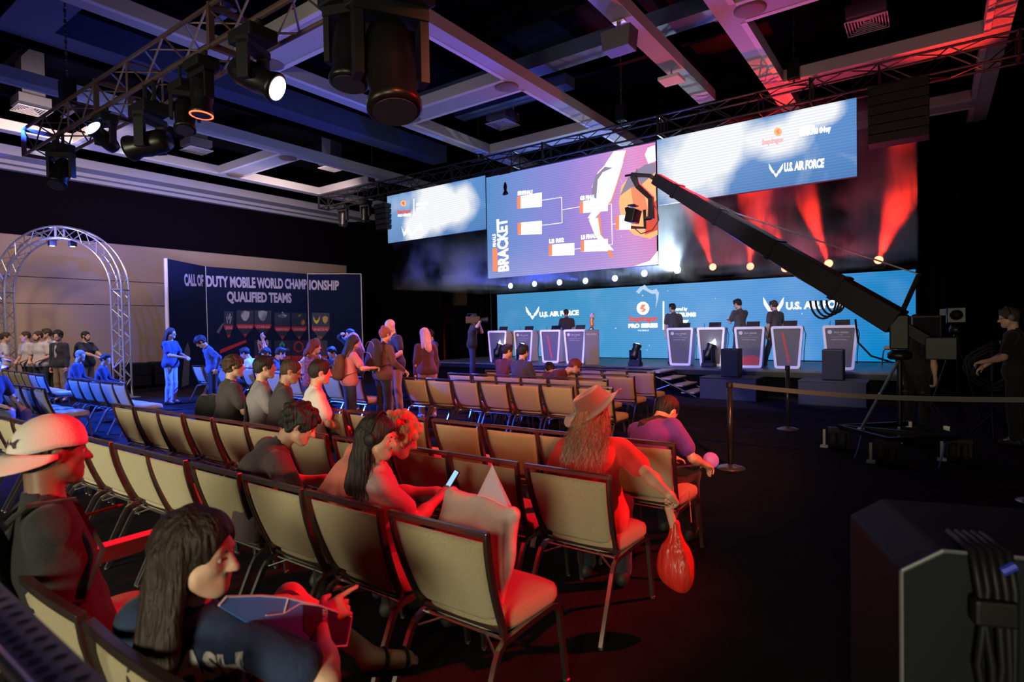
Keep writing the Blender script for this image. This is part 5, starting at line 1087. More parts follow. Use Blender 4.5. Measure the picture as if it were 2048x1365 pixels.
# --- standing group in the aisle ---
j = person(T_(765, 700, 10.0), -8, 1.70, 'stand', 3, head=(-8, -2, 0), hr=(.30, .22, .98), skin=skin_m, top=tee('brown_sweater', (.09, .035, .03)), tsl='long', bottom=black_c, hair=('bun', 'auburn', (.25, .07, .03)), h=.014, fem=True, fat=1.1, label='person with auburn hair in a bun and a large black backpack, seen from behind')
backpack(j, tee('black_pack', (.02, .012, .014)), 'large dark backpack with orange zips on the person with the auburn bun', 1.15, tube_m=mat('zip_orange', (.5, .2, .08), .4))
person(T_(790, 700, 11.4), 165, 1.88, 'stand', 3, head=(5, -18, 0), hl=(-.30, .30, 1.10), skin=skin_m, top=tee('navy_black', (.015, .018, .03)), bottom=khak, hair=('bald', '', (0, 0, 0)), h=.016, fat=1.15, label='tall bald person in a black T-shirt and tan trousers facing the camera')
j = person(T_(852, 700, 11.0), 62, 1.68, 'stand', 3, head=(15, -2, 0), skin=skin_m, top=tee('plum_jacket', (.07, .025, .035)), tsl='long', bottom=tee('pink_grey_jeans', (.22, .16, .17)), shoes=(.6, .5, .5), hair=('long', 'blond2', (.55, .33, .20)), h=.014, fem=True, label='person with long wavy blond hair in a dark jacket, facing left')
j = person(T_(697, 700, 9.6), -18, 1.58, 'stand', 4, head=(-5, -10, 0), hl=(-.12, .34, 1.02), hr=(.2, .34, 1.05), skin=skin_m, top=tee('pink_top', (.5, .16, .2)), bottom=navy_c, hair=('long', 'black', (.012, .010, .010)), h=.014, fem=True, label='person with long straight dark hair and a brown rucksack, back to the camera')
backpack(j, tee('brown_pack', (.11, .04, .03)), 'brown and black rucksack of the long dark haired person in the aisle', .9, dz=-.10)
person(T_(716, 700, 12.0), 150, 1.62, 'stand', 3, head=(0, -20, 0), hl=(-.08, .32, 1.12), hr=(.08, .32, 1.12), skin=skin_t, top=tee('dark_violet', (.06, .03, .08)), tsl='long', bottom=black_c, hair=('long', 'lilac_grey', (.35, .25, .38)), h=.016, fem=True, label='person with long lilac-grey hair facing the camera, looking at a phone')
j = person(T_(621, 700, 9.4), -12, 1.52, 'stand', 3, head=(-15, -5, 0), skin=skin_m, top=tee('red_shawl', (.28, .03, .02), n=(40, (.03, .012, .012), .45, .55)), tsl='elbow', bottom=black_c, bleg='skirt', hair=('bob', 'dark_red', (.10, .012, .015)), h=.014, fem=True, label='person with a dark red bob and a red patterned shawl, seen from behind')
j = person(T_(672, 800, 7.6), -30, 1.55, 'stand', 10, head=(-10, -20, 0), hl=(-.1, .3, .95), skin=skin_m, top=tee('peach_top', (.6, .33, .26)), tsl='none', bottom=black_c, hair=('short', 'brown', (.05, .028, .016)), h=.016, fem=True, label='person in a pale sleeveless top half hidden behind the white T-shirt') if False else None
person(T_(866, 700, 13.2), 160, 1.66, 'stand', 3, head=(0, -15, 0), hl=(-.08, .32, 1.05), hr=(.08, .32, 1.05), skin=skin_m, top=tee('blue_jersey', (.03, .06, .25)), bottom=black_c, hair=DK, h=.018, label='person in a dark blue jersey behind the blond woman')
person(T_(706, 690, 14.0), 170, 1.70, 'stand', 3, head=(0, -5, 0), hl=(-.08, .2, 1.5), hr=(.1, .24, 1.6), skin=skin_m, top=black_c, tsl='long', bottom=black_c, hair=DK, h=.02, label='person holding up a black camera beside the right edge of the backdrop')
# long haired and hooded people by the backdrop
j = person(T_(340, 700, 13.9), -55, 1.80, 'stand', 1, head=(-10, 0, 0), hl=(-.06, .36, 1.12), hr=(.12, .36, 1.12), skin=skin_m, top=tee('navy_jersey', (.03, .05, .14)), bottom=ltjean, hair=('long', 'dark_brown', (.03, .018, .014)), h=.014, fat=1.05, label='person with long dark hair, navy jersey and light jeans standing left of the backdrop')
text('lettering', 'G', .05, frame_m4(j['ShR'] + j['rt'] * .07 - j['up'] * .12 + j['fw'] * -.01, (0, 1, 0), (0, 0, 1)), mat('print_pale', (.55, .52, .56), .6), j['o'])
person(T_(425, 700, 12.6), 165, 1.66, 'stand', 8, lean2=22, head=(0, -45, 0), hl=(-.30, .0, .92), hr=(.30, .0, .92), skin=skin_m, top=tee('blue_hoodie', (.03, .07, .20)), tsl='long', bottom=black_c, hair=('curly', 'black', (.012, .010, .010)), h=.016, label='person in a blue hooded top with curly dark hair, head bowed, by the backdrop')
# tables group in blue light
for (px, py, d, face, lab, topm, hl_) in ((512, 700, 13.6, 120, 'person in a pale top bending over at the left of the blue-lit table', white_c, None), (535, 706, 13.0, -40, 'person in a dark top seated at the blue-lit table, second from the left', navy_c, None), (592, 706, 12.2, -60, 'person in a white top seated at the middle of the blue-lit table', white_c, None),
        (556, 712, 13.2, 170, 'person raising an open hand at the blue-lit table', navy_c, (.22, .25, 1.55)), (652, 711, 12.9, 180, 'dark haired person on the far side of the blue-lit table, right of the shawl', navy_c, None), (683, 712, 13.2, 180, 'dark haired person at the right end of the blue-lit table', black_c, None)):
    p = at(px, py, d); person((p.x, p.y, 0), face, 1.72, 'sit', 14, head=(10, -25, 0), hr=hl_, skin=skin_m, top=topm, bottom=black_c, hair=DK, h=.018, label=lab, curl=(.5, .1))
# men by the tan wall
jersey = tee('white_jersey', (.52, .48, .50), n=(2.0, (.10, .04, .05), .62, .66))
wj = [('leftmost person by the tan wall, half behind the arch leg', 6, 667, 15.3, -10, jersey, BR, 1.78), ('person in a white and dark baseball jersey with cropped hair by the tan wall', 57, 664, 15.5, 200, jersey, ('crop', 'brown', (.05, .028, .016)), 1.80), ('bearded person in a white and black jersey by the tan wall', 81, 662, 15.3, 215, jersey, ('beardshort', 'brown', (.05, .028, .016)), 1.80), ('tallest person in a white shirt behind the other men by the tan wall', 99, 657, 15.7, 200, white_c, BR, 1.86)]
for lab, px, py, d, face, tm, hr_, H_ in wj: person(T_(px, 700, d), face, H_, 'stand', 2, head=(-15, -3, 0), hl=(-.12, .22, 1.05), hr=(.12, .22, 1.05), skin=skin_m, top=tm, bottom=tee('dark_jeans', (.02, .025, .04)), hair=hr_, h=.018, fat=1.05, label=lab)
j = person(T_(120, 700, 14.8), 205, 1.80, 'stand', 2, head=(25, -5, 0), skin=skin_m, top=tee('suit_black', (.02, .02, .026)), tsl='long', bottom=khak, hair=('curly', 'black', (.012, .010, .010)), h=.016, label='person in a dark blazer and tan trousers standing among the men by the tan wall')
link('shirt_front', sdf_mesh([E(j['T'] + j['fw'] * .075 - j['up'] * .05, A3(.055, .06, .24), np.stack([j['rt'], j['fw'], j['up']], 1), .01)], .014, 'shirt_front', tee('lilac_shirt', (.38, .36, .48))), j['o'])
j = person(T_(172, 700, 15.4), -62, 1.77, 'stand', -1, head=(0, 0, 0), hl=(-.06, .42, 1.12), hr=(.10, .42, 1.12), skin=skin_m, top=navy_c, bottom=tee('grey_trousers', (.25, .22, .2)), hair=('beardshort', 'black', (.012, .010, .010)), h=.015, fat=1.12, label='bearded person in a navy polo with a black backpack, holding a phone by the wall')
backpack(j, black_c, 'black backpack on the bearded person by the tan wall', .95); phone(j, 'WR', 'phone held out by the bearded person with the backpack')
for (px, py, d, lab, tm, hr_) in ((160, 727, 12.9, 'person with thin grey hair in a dark jacket seated left of the arch leg', navy_c, ('buzz', 'grey', (.2, .17, .17))), (212, 741, 12.4, 'person with dark hair and glasses slumped in a seat beside the arch leg', navy_c, DK)):
    p = at(px, py, d); person((p.x, p.y - .15, 0 if py < 735 else -.0), -30, 1.72 if py < 735 else 1.55, 'sit', 8, head=(-35, -12, 0), skin=skin_m, top=tm, bottom=black_c, hair=hr_, h=.018, label=lab, tsl='long')
p = at(-22, 800, 8.6); person((p.x, p.y, 0), -58, 1.75, 'sit', 3, skin=skin_m, top=navy_c, bottom=jean, hair=BR, h=.018, label='seated person at the left edge of whom only one blue-lit jeans knee shows')
# --- on the stage ---
def stage_p(px, dy, H_, face, lab, **k):
    p = on_y(px, 690, SF + dy); return person((p.x, SF + dy, HS), face, H_, 'stand', 2, skin=skin_m, bottom=k.pop('bottom', tee('dark_jeans', (.02, .025, .04))), h=.018, label=lab, **k)
gt = tee('grey_black', (.05, .045, .05))
stage_p(1134, 1.7, 1.62, 30, 'person in a dark T-shirt walking on the left of the stage behind the podiums', top=gt, hair=BR, head=(20, -10, 0))
stage_p(1348, 1.55, 1.66, 40, 'person with dark hair in a black polo behind the first right-hand podium', top=gt, hair=DK, head=(30, -8, 0))
stage_p(1481, 1.3, 1.70, 55, 'person clapping hands on stage between two podiums', top=gt, hair=DK, head=(20, -18, 0), hl=(-.04, .34, 1.18), hr=(.04, .34, 1.2), stride=.1)
stage_p(1552, 1.2, 1.62, 55, 'person striding in front of the wing emblem on the stage screen', top=gt, hair=BR, head=(10, -12, 0), hr=(.25, .2, .85), stride=.28)
p = at(944, 700, 15.0); tag(MB().bb(-.6, .6, -.6, .6, 0, .35).build('camera_riser', black), 'low black riser under the standing camera operator', 'riser').location = (p.x, p.y, 0)
jc = person((p.x, p.y, .35), -50, 1.68, 'stand', 4, head=(0, -2, 0), hl=(-.10, .22, 1.40), hr=(.22, .20, 1.48), skin=skin_m, top=black_c, bottom=navy_c, hair=('crop', 'black', (.012, .010, .010)), h=.016, label='camera operator in black holding a shoulder camera left of the podiums')
q = empty('shoulder_camera'); bevel(MB().bb(.06, .20, -.15, .22, 1.46, 1.64).build('body', blackm, q)); MB().lathe([(.05, 0), (.06, .1), (.08, .2)], 16, (.13, .22, 1.54), Matrix.Rotation(-PI / 2, 3, 'X')).build('lens', black, q); MB().bb(.03, .06, .05, .2, 1.55, 1.6).build('viewfinder', black, q); MB().tube([(.13, -.1, 1.64), (.13, -.1, 1.70), (.13, .12, 1.70), (.13, .12, 1.64)], .012).build('handle', black, q)
q.matrix_world = jc['M']; tag(q, 'shoulder video camera held by the operator left of the podiums', 'video camera')
# --- crane side operator ---
p = at(2032, 700, 7.7); ja = person((p.x, p.y, 0), 75, 1.80, 'stand', 2, head=(25, -12, 0), hl=(-.20, .30, 1.1), hr=(.1, .36, 1.02), skin=skin_m, top=black_c, bottom=black_c, hair=BR, h=.013, label='person in a black T-shirt with white letters, glasses and headphones at the right edge')
MB().tube([ja['Q'](-.078, 0, .005), ja['Q'](-.07, .09, .005), ja['Q'](0, .115, .002), ja['Q'](.07, .09, .005), ja['Q'](.078, 0, .005)], .003).build('glasses', black, ja['o'])
hb = MB().tube([ja['Q'](.095 * math.cos(a), -.005, .02 + .125 * math.sin(a)) for a in np.linspace(0, PI, 13)], .01).build('headphones', black, ja['o'], True)
for s_ in (-1, 1): link('ear_cup', sdf_mesh([E(ja['Q'](s_ * .098, -.005, .0), A3(.022, .04, .045), ja['Rh'], 0)], .01, 'ear_cup', mat('cup_grey', (.12, .12, .13), .5)), hb)
text('lettering', 'ARRI', .062, frame_m4(ja['T'] + ja['fw'] * .135 + ja['up'] * .04 + ja['rt'] * .13, -ja['rt'], ja['up']), mat('print_white', (.7, .7, .72), .6), ja['o'], sx=1.2, bold=.004)

# ================= the two people nearest the camera =================
from mathutils.bvhtree import BVHTree
def decal(o, target, d, off=.004):            # lays a flat print on to the cloth below it
    bv = BVHTree.FromPolygons([v.co for v in target.data.vertices], [p.vertices[:] for p in target.data.polygons]); d = Vector(d).normalized()
    for v in o.data.vertices:
        h = bv.ray_cast(v.co - d * .25, d)
        if h[0] is not None: v.co = h[0] - d * off
    o.data.update()
def child(o, nm): return [c for c in o.children if c.name.split('.')[0] == nm][0]
def subdiv(o, n=2):
    import bmesh
    b = bmesh.new(); b.from_mesh(o.data); bmesh.ops.triangulate(b, faces=b.faces)
    for _ in range(n): bmesh.ops.subdivide_edges(b, edges=[e for e in b.edges if e.calc_length() > .012], cuts=1)
    b.to_mesh(o.data); b.free()
wp, wf = (-1.53, .84, 0), 28
L = lambda p: to_loc(wp, wf, p)
wm = person(wp, wf, 1.60, 'sit', -18, lean2=-12, side=6, head=(-84, -8, 0), aim=(396, 1106), seat_z=.39, hl=L(at(640, 1235, 1.78)), hr=L(at(735, 1272, 1.70)), elb=((-.4, -.3, -.7), (.9, -.5, -.5)), hands=(((.6, .6, -.2), (0, 0, -1)), ((.5, .7, .15), (-.6, .3, -.6))), curl=(.45, .75), point=(False, True),
    skin=skin_m, top=tee('navy_esports_jersey', (.010, .022, .075)), bottom=tee('dark_shorts', (.03, .03, .05)), bleg='shorts', shoes=None, hair=('long', 'brown2', (.022, .014, .011)), h=.0075, fem=True, near=True,
    legs=(L((-1.66, 1.33, .55)), L((-1.72, 1.38, .09)), L((-1.69, 1.24, .70)), L((-1.55, 1.50, .40))), footd=(None, to_loc((0, 0, 0), wf, (.08, .24, -.085))), label='person in a navy jersey with long brown hair, in profile at the bottom')
strands('hair_strands', [(p, (d[0] * .45, d[1] * .5, 0)) for p, d in head_roots(wm, 900, 8, ymax=.0, zmin=-.05, off=.006)], hair_mat('brown_light', (.05, .03, .022)), wm['o'], .24, .0013, .006, 3, nseg=8, down=tuple(unit(-wm['up'] - wm['fw'] * .2)))
tx = text('lettering', 'BASH', .085, frame_m4(wm['T'] - wm['fw'] * .2 + wm['up'] * .06 - wm['rt'] * .015, wm['rt'], wm['up']), mat('print_white', (.7, .7, .72), .6), wm['o'], bold=.005, fit=.21); subdiv(tx); decal(tx, child(wm['o'], 'shirt'), tuple(wm['fw']))
MB().tube([wm['WR'] + (wm['ER'] - wm['WR']) * .12 + (wm['up'] * math.cos(a) + wm['fw'] * math.sin(a) * .9 + wm['rt'] * math.sin(a) * .3) * .031 for a in np.linspace(0, 2 * PI, 15)[:-1]], .009, 6, True).build('bracelet', black, wm['o'], True)
for k in (.10, .55): 
    F = A3(*L((-1.55, 1.50, .40))); fd = unit(A3(*L((-1.47, 1.74, .32))) - F); c = F + fd * (.02 + k * .2); n2 = unit(np.cross(fd, A3(0, 0, 1))); u2 = np.cross(n2, fd)
    MB().tube([c + n2 * .042 * math.cos(a) + u2 * .042 * math.sin(a) - u2 * .008 for a in np.linspace(0, 2 * PI, 17)[:-1]], .007, 6, True).build('sandal_strap', black, wm['o'], True)
MB().tube([F + fd * t - u2 * .045 for t in (-.04, .08, .2)], .01, rect=(.075, .016), up=tuple(n2)).build('sandal_sole', black, wm['o'])
# blue fan board held on her lap
fpts = [(436, 1212), (452, 1194), (520, 1192), (570, 1196), (640, 1213), (702, 1236), (692, 1292), (610, 1300), (520, 1262)]
pa, pb, pc = at(440, 1205, 1.50), at(700, 1238, 1.86), at(560, 1285, 1.62); nn = (pb - pa).cross(pc - pa).normalized()
if nn.z < 0: nn = -nn
def pl(x, y, k=0): r = ray(x, y); o_ = Vector((0, 0, CAM_H)); return o_ + r * ((pa - o_).dot(nn) / r.dot(nn)) + nn * k
def plate(nm, pts, m_, k0, k1, par=None):
    A = [pl(x, y, k0) for x, y in pts]; B_ = [pl(x, y, k1) for x, y in pts]; n = len(pts)
    return MB().add(A + B_, [tuple(range(n - 1, -1, -1)), tuple(range(n, 2 * n))] + [(i, (i + 1) % n, n + (i + 1) % n, n + i) for i in range(n)]).build(nm, m_, par)
fb = empty('fan_board'); plate('board', fpts, mat('fan_blue', (.06, .26, .85), .5), -.002, .002, fb); lw = mat('fan_line', (.7, .7, .8), .5)
for i in range(len(fpts) - 1): MB().tube([pl(*fpts[i], .003), pl(*fpts[i + 1], .003)], .003, 5).build('edge_line', lw, fb)
for a, b_ in (((575, 1197), (566, 1228)), ((566, 1228), (600, 1208)), ((566, 1228), (530, 1232)), ((600, 1208), (640, 1213))): MB().tube([pl(*a, .003), pl(*b_, .003)], .002, 5).build('star_line', lw, fb)
plate('dark_field', [(604, 1210), (640, 1215), (698, 1238), (690, 1288), (640, 1292), (606, 1262)], mat('fan_dark', (.02, .02, .09), .5), .0025, .004, fb)
text('lettering', 'PRO SERIES', .02, frame_m4(pl(650, 1284, .005), pl(652, 1228) - pl(650, 1284), pl(630, 1270) - pl(660, 1270)), lw, fb, fit=.09)
tag(fb, 'blue hexagonal fan board with white lines held on the lap of the jersey wearer', 'fan board')

cp, cf = (-2.42, .82, 0), -12
Lc = lambda p: to_loc(cp, cf, p)
cm = person(cp, cf, 1.72, 'sit', -6, lean2=-4, side=-8, head=(12, -4, 0), aim=(106, 905), hl=Lc(at(150, 1120, 2.5)), hr=Lc(at(196, 1058, 2.35)), elb=((-.5, -.3, -.6), (.7, -.3, -.9)), hands=(None, ((.15, .35, .9), (-.8, .4, .2))), curl=(.5, 1.0), skin=skin_d, top=tee('black_tee', (.010, .010, .014)), bottom=tee('light_track_trousers', (.35, .22, .22)), hair=('buzz', 'black', (.012, .010, .010)), h=.009, fat=1.12,
    label='person in a black T-shirt and backward white cap at the lower left', near=True)
q_ = cm['Q']; Rc = cm['Rh']; capm = mat('cap_white', (.62, .56, .53), .8, bump=(150, .15))
vs = []; fs = []; nu, nv = 32, 9
for j in range(nv + 1):
    ph = (PI / 2) * j / nv
    for i in range(nu): a = 2 * PI * i / nu; rr = math.cos(ph) ** .75; vs.append(q_(.098 * rr * math.cos(a), -.014 + .118 * rr * math.sin(a), .028 + .112 * math.sin(ph) - .028 * math.cos(ph) * (math.sin(a) < 0) * -math.sin(a)))
fs = [(j * nu + i, j * nu + (i + 1) % nu, (j + 1) * nu + (i + 1) % nu, (j + 1) * nu + i) for j in range(nv) for i in range(nu)]
cap = MB().add(vs, fs).build('cap', capm, cm['o'], True); cap.modifiers.new('s', 'SOLIDIFY').thickness = .004
vs = []; 
for t in range(6):
    for i in range(17):
        a = PI + PI * (i / 16); e = t / 5 * .085 * math.sin(PI * i / 16) ** .7; cx, cy = .098 * math.cos(a), -.014 + .118 * math.sin(a); vs.append(q_(cx * (1 + e * 1.5), cy - e, .006 - .018 * abs(math.cos(a)) * t / 5 - e * .75))
fs = [(t * 17 + i, t * 17 + i + 1, (t + 1) * 17 + i + 1, (t + 1) * 17 + i) for t in range(5) for i in range(16)]
br = MB().add(vs, fs).build('cap_brim', capm, cap, True); br.modifiers.new('s', 'SOLIDIFY').thickness = .005
lg = mat('logo_dark', (.04, .02, .03), .6); c0_ = q_(.02, -.20, .045); rx = Rc @ A3(1, .12, 0); uz = Rc @ A3(0, .25, 1)
for q in (-1, 1):
    o2 = MB().prism([(q * .004, -.003), (q * .013, -.006), (q * .022, -.016), (q * .026, -.014), (q * .020, 0), (q * .026, .014), (q * .022, .016), (q * .013, .006), (q * .004, .003)][::q], -.001, .001, lambda x, y, z: tuple(c0_ + rx * x + uz * z + np.cross(rx, uz) * y)).build('logo', lg, cap); subdiv(o2, 1); decal(o2, cap, tuple(Rc @ A3(0, 1, 0)), .008)
o2 = MB().bb(-.001, .001, -.001, .001, -.001, .001)
stw = empty('stylus'); pa_, pb_ = at(158, 1036, 2.3), at(237, 1012, 2.33); MB().tube([pa_, pb_], .006).build('barrel', mat('stylus_orange', (.75, .22, .12), .5), stw); MB().tube([pb_, pb_ + (pb_ - pa_) * .12], [.006, .001]).build('tip', mat('stylus_orange', (.75, .22, .12), .5), stw); tag(stw, 'thin orange-pink stick held in the fist of the cap wearer', 'stick')
tr = empty('laptop'); M4 = frame_m4(at(180, 1100, 2.35), at(280, 1072, 2.55) - at(180, 1100, 2.35), (0, 1, .12)); o2 = MB().bb(0, .34, -.005, .22, -.008, .008); 
bevel(MB().bb(0, .36, 0, .012, -.012, .012).bb(0, .36, -.22, -.001, -.01, .004).build('body', mat('laptop_pale', (.55, .45, .45), .5), tr), .004); tr.matrix_world = M4; tag(tr, 'pale laptop lying on the lap of the cap wearer', 'laptop')
backp = backpack(cm, black_c, 'black backpack on the back of the cap wearer at the left edge', .8)
for x, l in ((-1.93, 'chair under the man in the white cap, its rail crossing the lower left corner'),): chair(x, .60, l, 'chairs in the row nearest the camera')

# ================= near clutter =================
pm = mat('perforated_metal', (.30, .24, .28), .5, .3); t = empty('equipment_shelf'); zq = 1.20
c4 = [on_z(-60, 1110, zq), on_z(218, 1368, zq), on_z(110, 1420, zq), on_z(-60, 1245, zq)]
n4 = Vector((0, 0, -.012)); MB().add(c4 + [c + n4 for c in c4], [(0, 1, 2, 3), (7, 6, 5, 4), (0, 4, 5, 1), (1, 5, 6, 2), (2, 6, 7, 3), (3, 7, 4, 0)]).build('perforated_plate', pm, t)
MB().tube([c4[3] - (c4[0] - c4[3]).normalized() * .006, c4[2] - (c4[1] - c4[2]).normalized() * .006], .009, 8).build('edge_tube', chrome, t)
hb_ = MB()
for k in range(16):
    for r_ in (0, 1):
        u = (k + .5 * r_) / 15; a = c4[0].lerp(c4[1], u); b_ = c4[3].lerp(c4[2], u); c = a.lerp(b_, .30 + .38 * r_) + Vector((0, 0, .0012)); d1 = (b_ - a).normalized(); d2 = Vector((0, 0, 1)).cross(d1)
        hb_.add([c] + [c + d1 * .0085 * math.cos(i * PI / 8) + d2 * .0085 * math.sin(i * PI / 8) for i in range(16)], [(0, i + 1, (i + 1) % 16 + 1) for i in range(16)])
hb_.build('perforations', black, t)['kind'] = 'stuff'
for c in c4: MB().tube([c + Vector((0, 0, -.012)), Vector((c.x, c.y, 0))], .01).build('leg', blackm, t)
tag(t, 'perforated metal equipment shelf with a pale edge at the lower left corner', 'shelf')
cg = mat('case_blue_grey', (.008, .011, .015), .65, spec=.2); t = empty('flight_case', (-.07, 1.92, 0), .35)
pr = [(0, 0), (.9, 0), (.9, 1.02), (.10, 1.035), (0, .97)]; bevel(MB().prism(pr, 0, .5).build('body', cg, t), .01)
ed = mat('case_edge', (.20, .21, .24), .45, .5)
for a, b_ in zip(pr, pr[1:] + pr[:1]): MB().tube([(a[0], -.002, a[1]), (b_[0], -.002, b_[1])], .006, 6).build('edge_profile', ed, t)
tag(t, 'tall dark grey flight case with a chamfered corner at the lower right', 'case')
t = empty('cable_bundle', (-.07, 1.92, 0), .35); rs = random.Random(2)
for k in range(5):
    x0 = .16 + .02 * k; MB().tube([(x0, .12, 1.05), (x0, -.02, 1.045), (x0 + .01, -.03, .95), (x0 + rs.uniform(-.02, .04), -.035, .75), (x0 + rs.uniform(-.03, .05), -.03, .45), (x0 + rs.uniform(-.03, .05), -.03, .06)], .011, 6).build('cable', black, t, True)
bevel(MB().bb(.15, .25, -.06, -.018, .86, .93).build('connector_block', black, t)); MB().tube([(.22, -.03, 1.0), (.25, -.03, 1.02)], .012).build('blue_tape', mat('tape_blue', (.03, .05, .6), .5), t); tag(t, 'bundle of dark cables with blue tape hanging over the grey flight case', 'cables')
# pillow in plastic
Rp = np.array(Matrix.Rotation(R_(-14), 3, 'X') @ Matrix.Rotation(R_(9), 3, 'Y'))
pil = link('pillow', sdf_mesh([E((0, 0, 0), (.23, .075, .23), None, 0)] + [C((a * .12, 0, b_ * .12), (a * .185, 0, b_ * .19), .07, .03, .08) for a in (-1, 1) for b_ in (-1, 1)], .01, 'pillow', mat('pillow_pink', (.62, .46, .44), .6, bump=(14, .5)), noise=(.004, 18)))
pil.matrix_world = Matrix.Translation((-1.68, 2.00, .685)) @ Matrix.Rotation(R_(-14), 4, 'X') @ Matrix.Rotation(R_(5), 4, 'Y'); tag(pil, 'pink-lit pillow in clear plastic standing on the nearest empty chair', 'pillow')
ply = mat('clear_plastic', (.8, .72, .9), .12, alpha=.35); pw = MB().add([(-.03, -.02, .17), (.20, -.02, .17), (.20, .02, .17), (-.03, .02, .17), (.02, 0, .37)], [(0, 1, 4), (1, 2, 4), (2, 3, 4), (3, 0, 4)]).build('plastic_tip', ply, pil)
# red drawstring bag with a paper tube
bt_ = at(1345, 1060, 3.0); bb_ = at(1352, 1205, 3.0)
bag = link('drawstring_bag', sdf_mesh([C((0, 0, 0), (0, 0, -.12), .025, .06, .03), E((.01, 0, -.24), (.095, .07, .13), None, .04), E((-.03, 0, -.20), (.07, .06, .12), None, .03)], .009, 'bag', mat('satin_red', (.62, .03, .02), .35, bump=(9, 1.0), wave=(3, 3, .5)), noise=(.007, 24)))
bt_ = W3(hatman, hatman['WR'] + A3(.02, .06, -.16)); bag.location = (bt_.x + .005, bt_.y, bt_.z - .02); tag(bag, 'shiny red drawstring bag hanging beside the hat wearer', 'bag')
MB().tube([(0, 0, 0), (-.01, .0, .10), (.06, .05, .19), (.08, .03, .02)], .003).build('cord', mat('satin_red', (.62, .03, .02), .35), bag)
t = empty('paper_tube', (bt_.x - .01, bt_.y, bt_.z)); MB().tube([(.015, 0, -.06), (-.02, 0, .07)], .022, 16).build('tube', mat('paper_tube', (.55, .30, .22), .7), t); MB().tube([(-.02, 0, .071), (-.0205, 0, .074)], .0215, 16).build('cap', mat('paper_cap', (.8, .7, .65), .6), t); tag(t, 'short rolled paper tube sticking out of the red drawstring bag', 'tube')
hf = W3(purple, purple['WR'] + unit(purple['WR'] - purple['ER']) * .12 + A3(0, 0, .06)); t = empty('hand_fan', hf, .5); M_ = Matrix.Rotation(R_(70), 3, 'X'); MB().lathe([(.01, -.004), (.06, -.004), (.062, 0), (.06, .004), (.01, .004)], 24, (0, 0, 0), M_).build('blade', mat('fan_purple', (.35, .16, .7), .5), t, True); MB().tube([(0, 0, -.05), (-.01, 0, -.13)], .01).build('handle', mat('print_white', (.7, .7, .72), .6), t); tag(t, 'small round purple hand fan with white handle held by the purple shirted person', 'hand fan')
jk = link('jacket', sdf_mesh([C((-.22, -.03, .86), (.22, -.03, .86), .05, .05, .03), E((-.1, -.09, .62), (.2, .07, .28), None, .05), E((.15, -.07, .66), (.13, .06, .24), None, .05)], .016, 'jacket', black_c, noise=(.012, 14))); jk.location = (-7.22, 3.70, .0); tag(jk, 'black jacket hung over the left end chair of the third full row', 'jacket')
tb = empty('round_table', (at(590, 730, 13.1).x, at(590, 730, 13.1).y, 0)); MB().lathe([(.48, .70), (.5, .715), (.5, .73), (.48, .74)], 36).build('tabletop', mat('table_grey', (.3, .3, .34), .6), tb, True); MB().lathe([(.3, 0), (.3, .02), (.04, .05), (.04, .70)], 20).build('pedestal', blackm, tb, True); tag(tb, 'round table in blue light with people gathered at it before the backdrop', 'table')
for k, (x, y) in enumerate(((-20.15, 7.75), (-20.1, 8.75))):
    t = empty('road_case', (x, y, 0), -.1); bevel(MB().bb(-.4, .4, -.44, .44, .10, .80).build('body', black, t), .015); MB().bb(-.41, .41, -.45, .45, .44, .46).build('lid_seam', blackm, t)
    for a in (-1, 1):
        for b_ in (-1, 1): MB().lathe([(.045, 0), (.05, .03), (.05, .06), (.03, .099)], 12, (a * .3, b_ * .35, 0)).build('caster', blackm, t, True)
    tag(t, '%s black road case standing against the tan wall between arch and backdrop' % ('left' if k == 0 else 'right'), 'case', 'road cases by the tan wall')

# ================= barrier posts =================
def stanchion(x, y, l):
    t = empty('barrier_post', (x, y, 0)); MB().lathe([(.165, 0), (.165, .008), (.10, .03), (.04, .045), (.033, .05)], 36).build('base', mat('post_base', (.22, .21, .23), .3, .8), t, True)
    MB().lathe([(.031, .05), (.031, .93)], 24).build('post', mat('post_black', (.03, .03, .032), .3, .4), t, True); MB().lathe([(.034, .931), (.036, .94), (.036, .99), (.028, 1.0)], 24).build('belt_head', black, t, True); return tag(t, l, 'barrier post', 'belt barrier posts')
stanchion(-1.89, 6.90, 'near black barrier post with a round base on the dark floor'); stanchion(-1.83, 9.90, 'far black barrier post, in front of the stage moving head')
e_ = on_z(2060, 800, .93); a_ = Vector((-1.855, 6.90, .965)); bl = []
for k in range(13): u = k / 12; q = a_.lerp(e_, u); q.z -= .05 * math.sin(PI * u); bl.append(q)
belt = MB().tube(bl, .01, rect=(.05, .004), up=(0, 0, 1)).build('barrier_belt', mat('belt_grey', (.06, .06, .065), .6)); tag(belt, 'grey barrier belt stretched from the near post to the right edge', 'belt')
stanchion(e_.x + .06, e_.y, 'barrier post beyond the right edge holding the end of the belt')

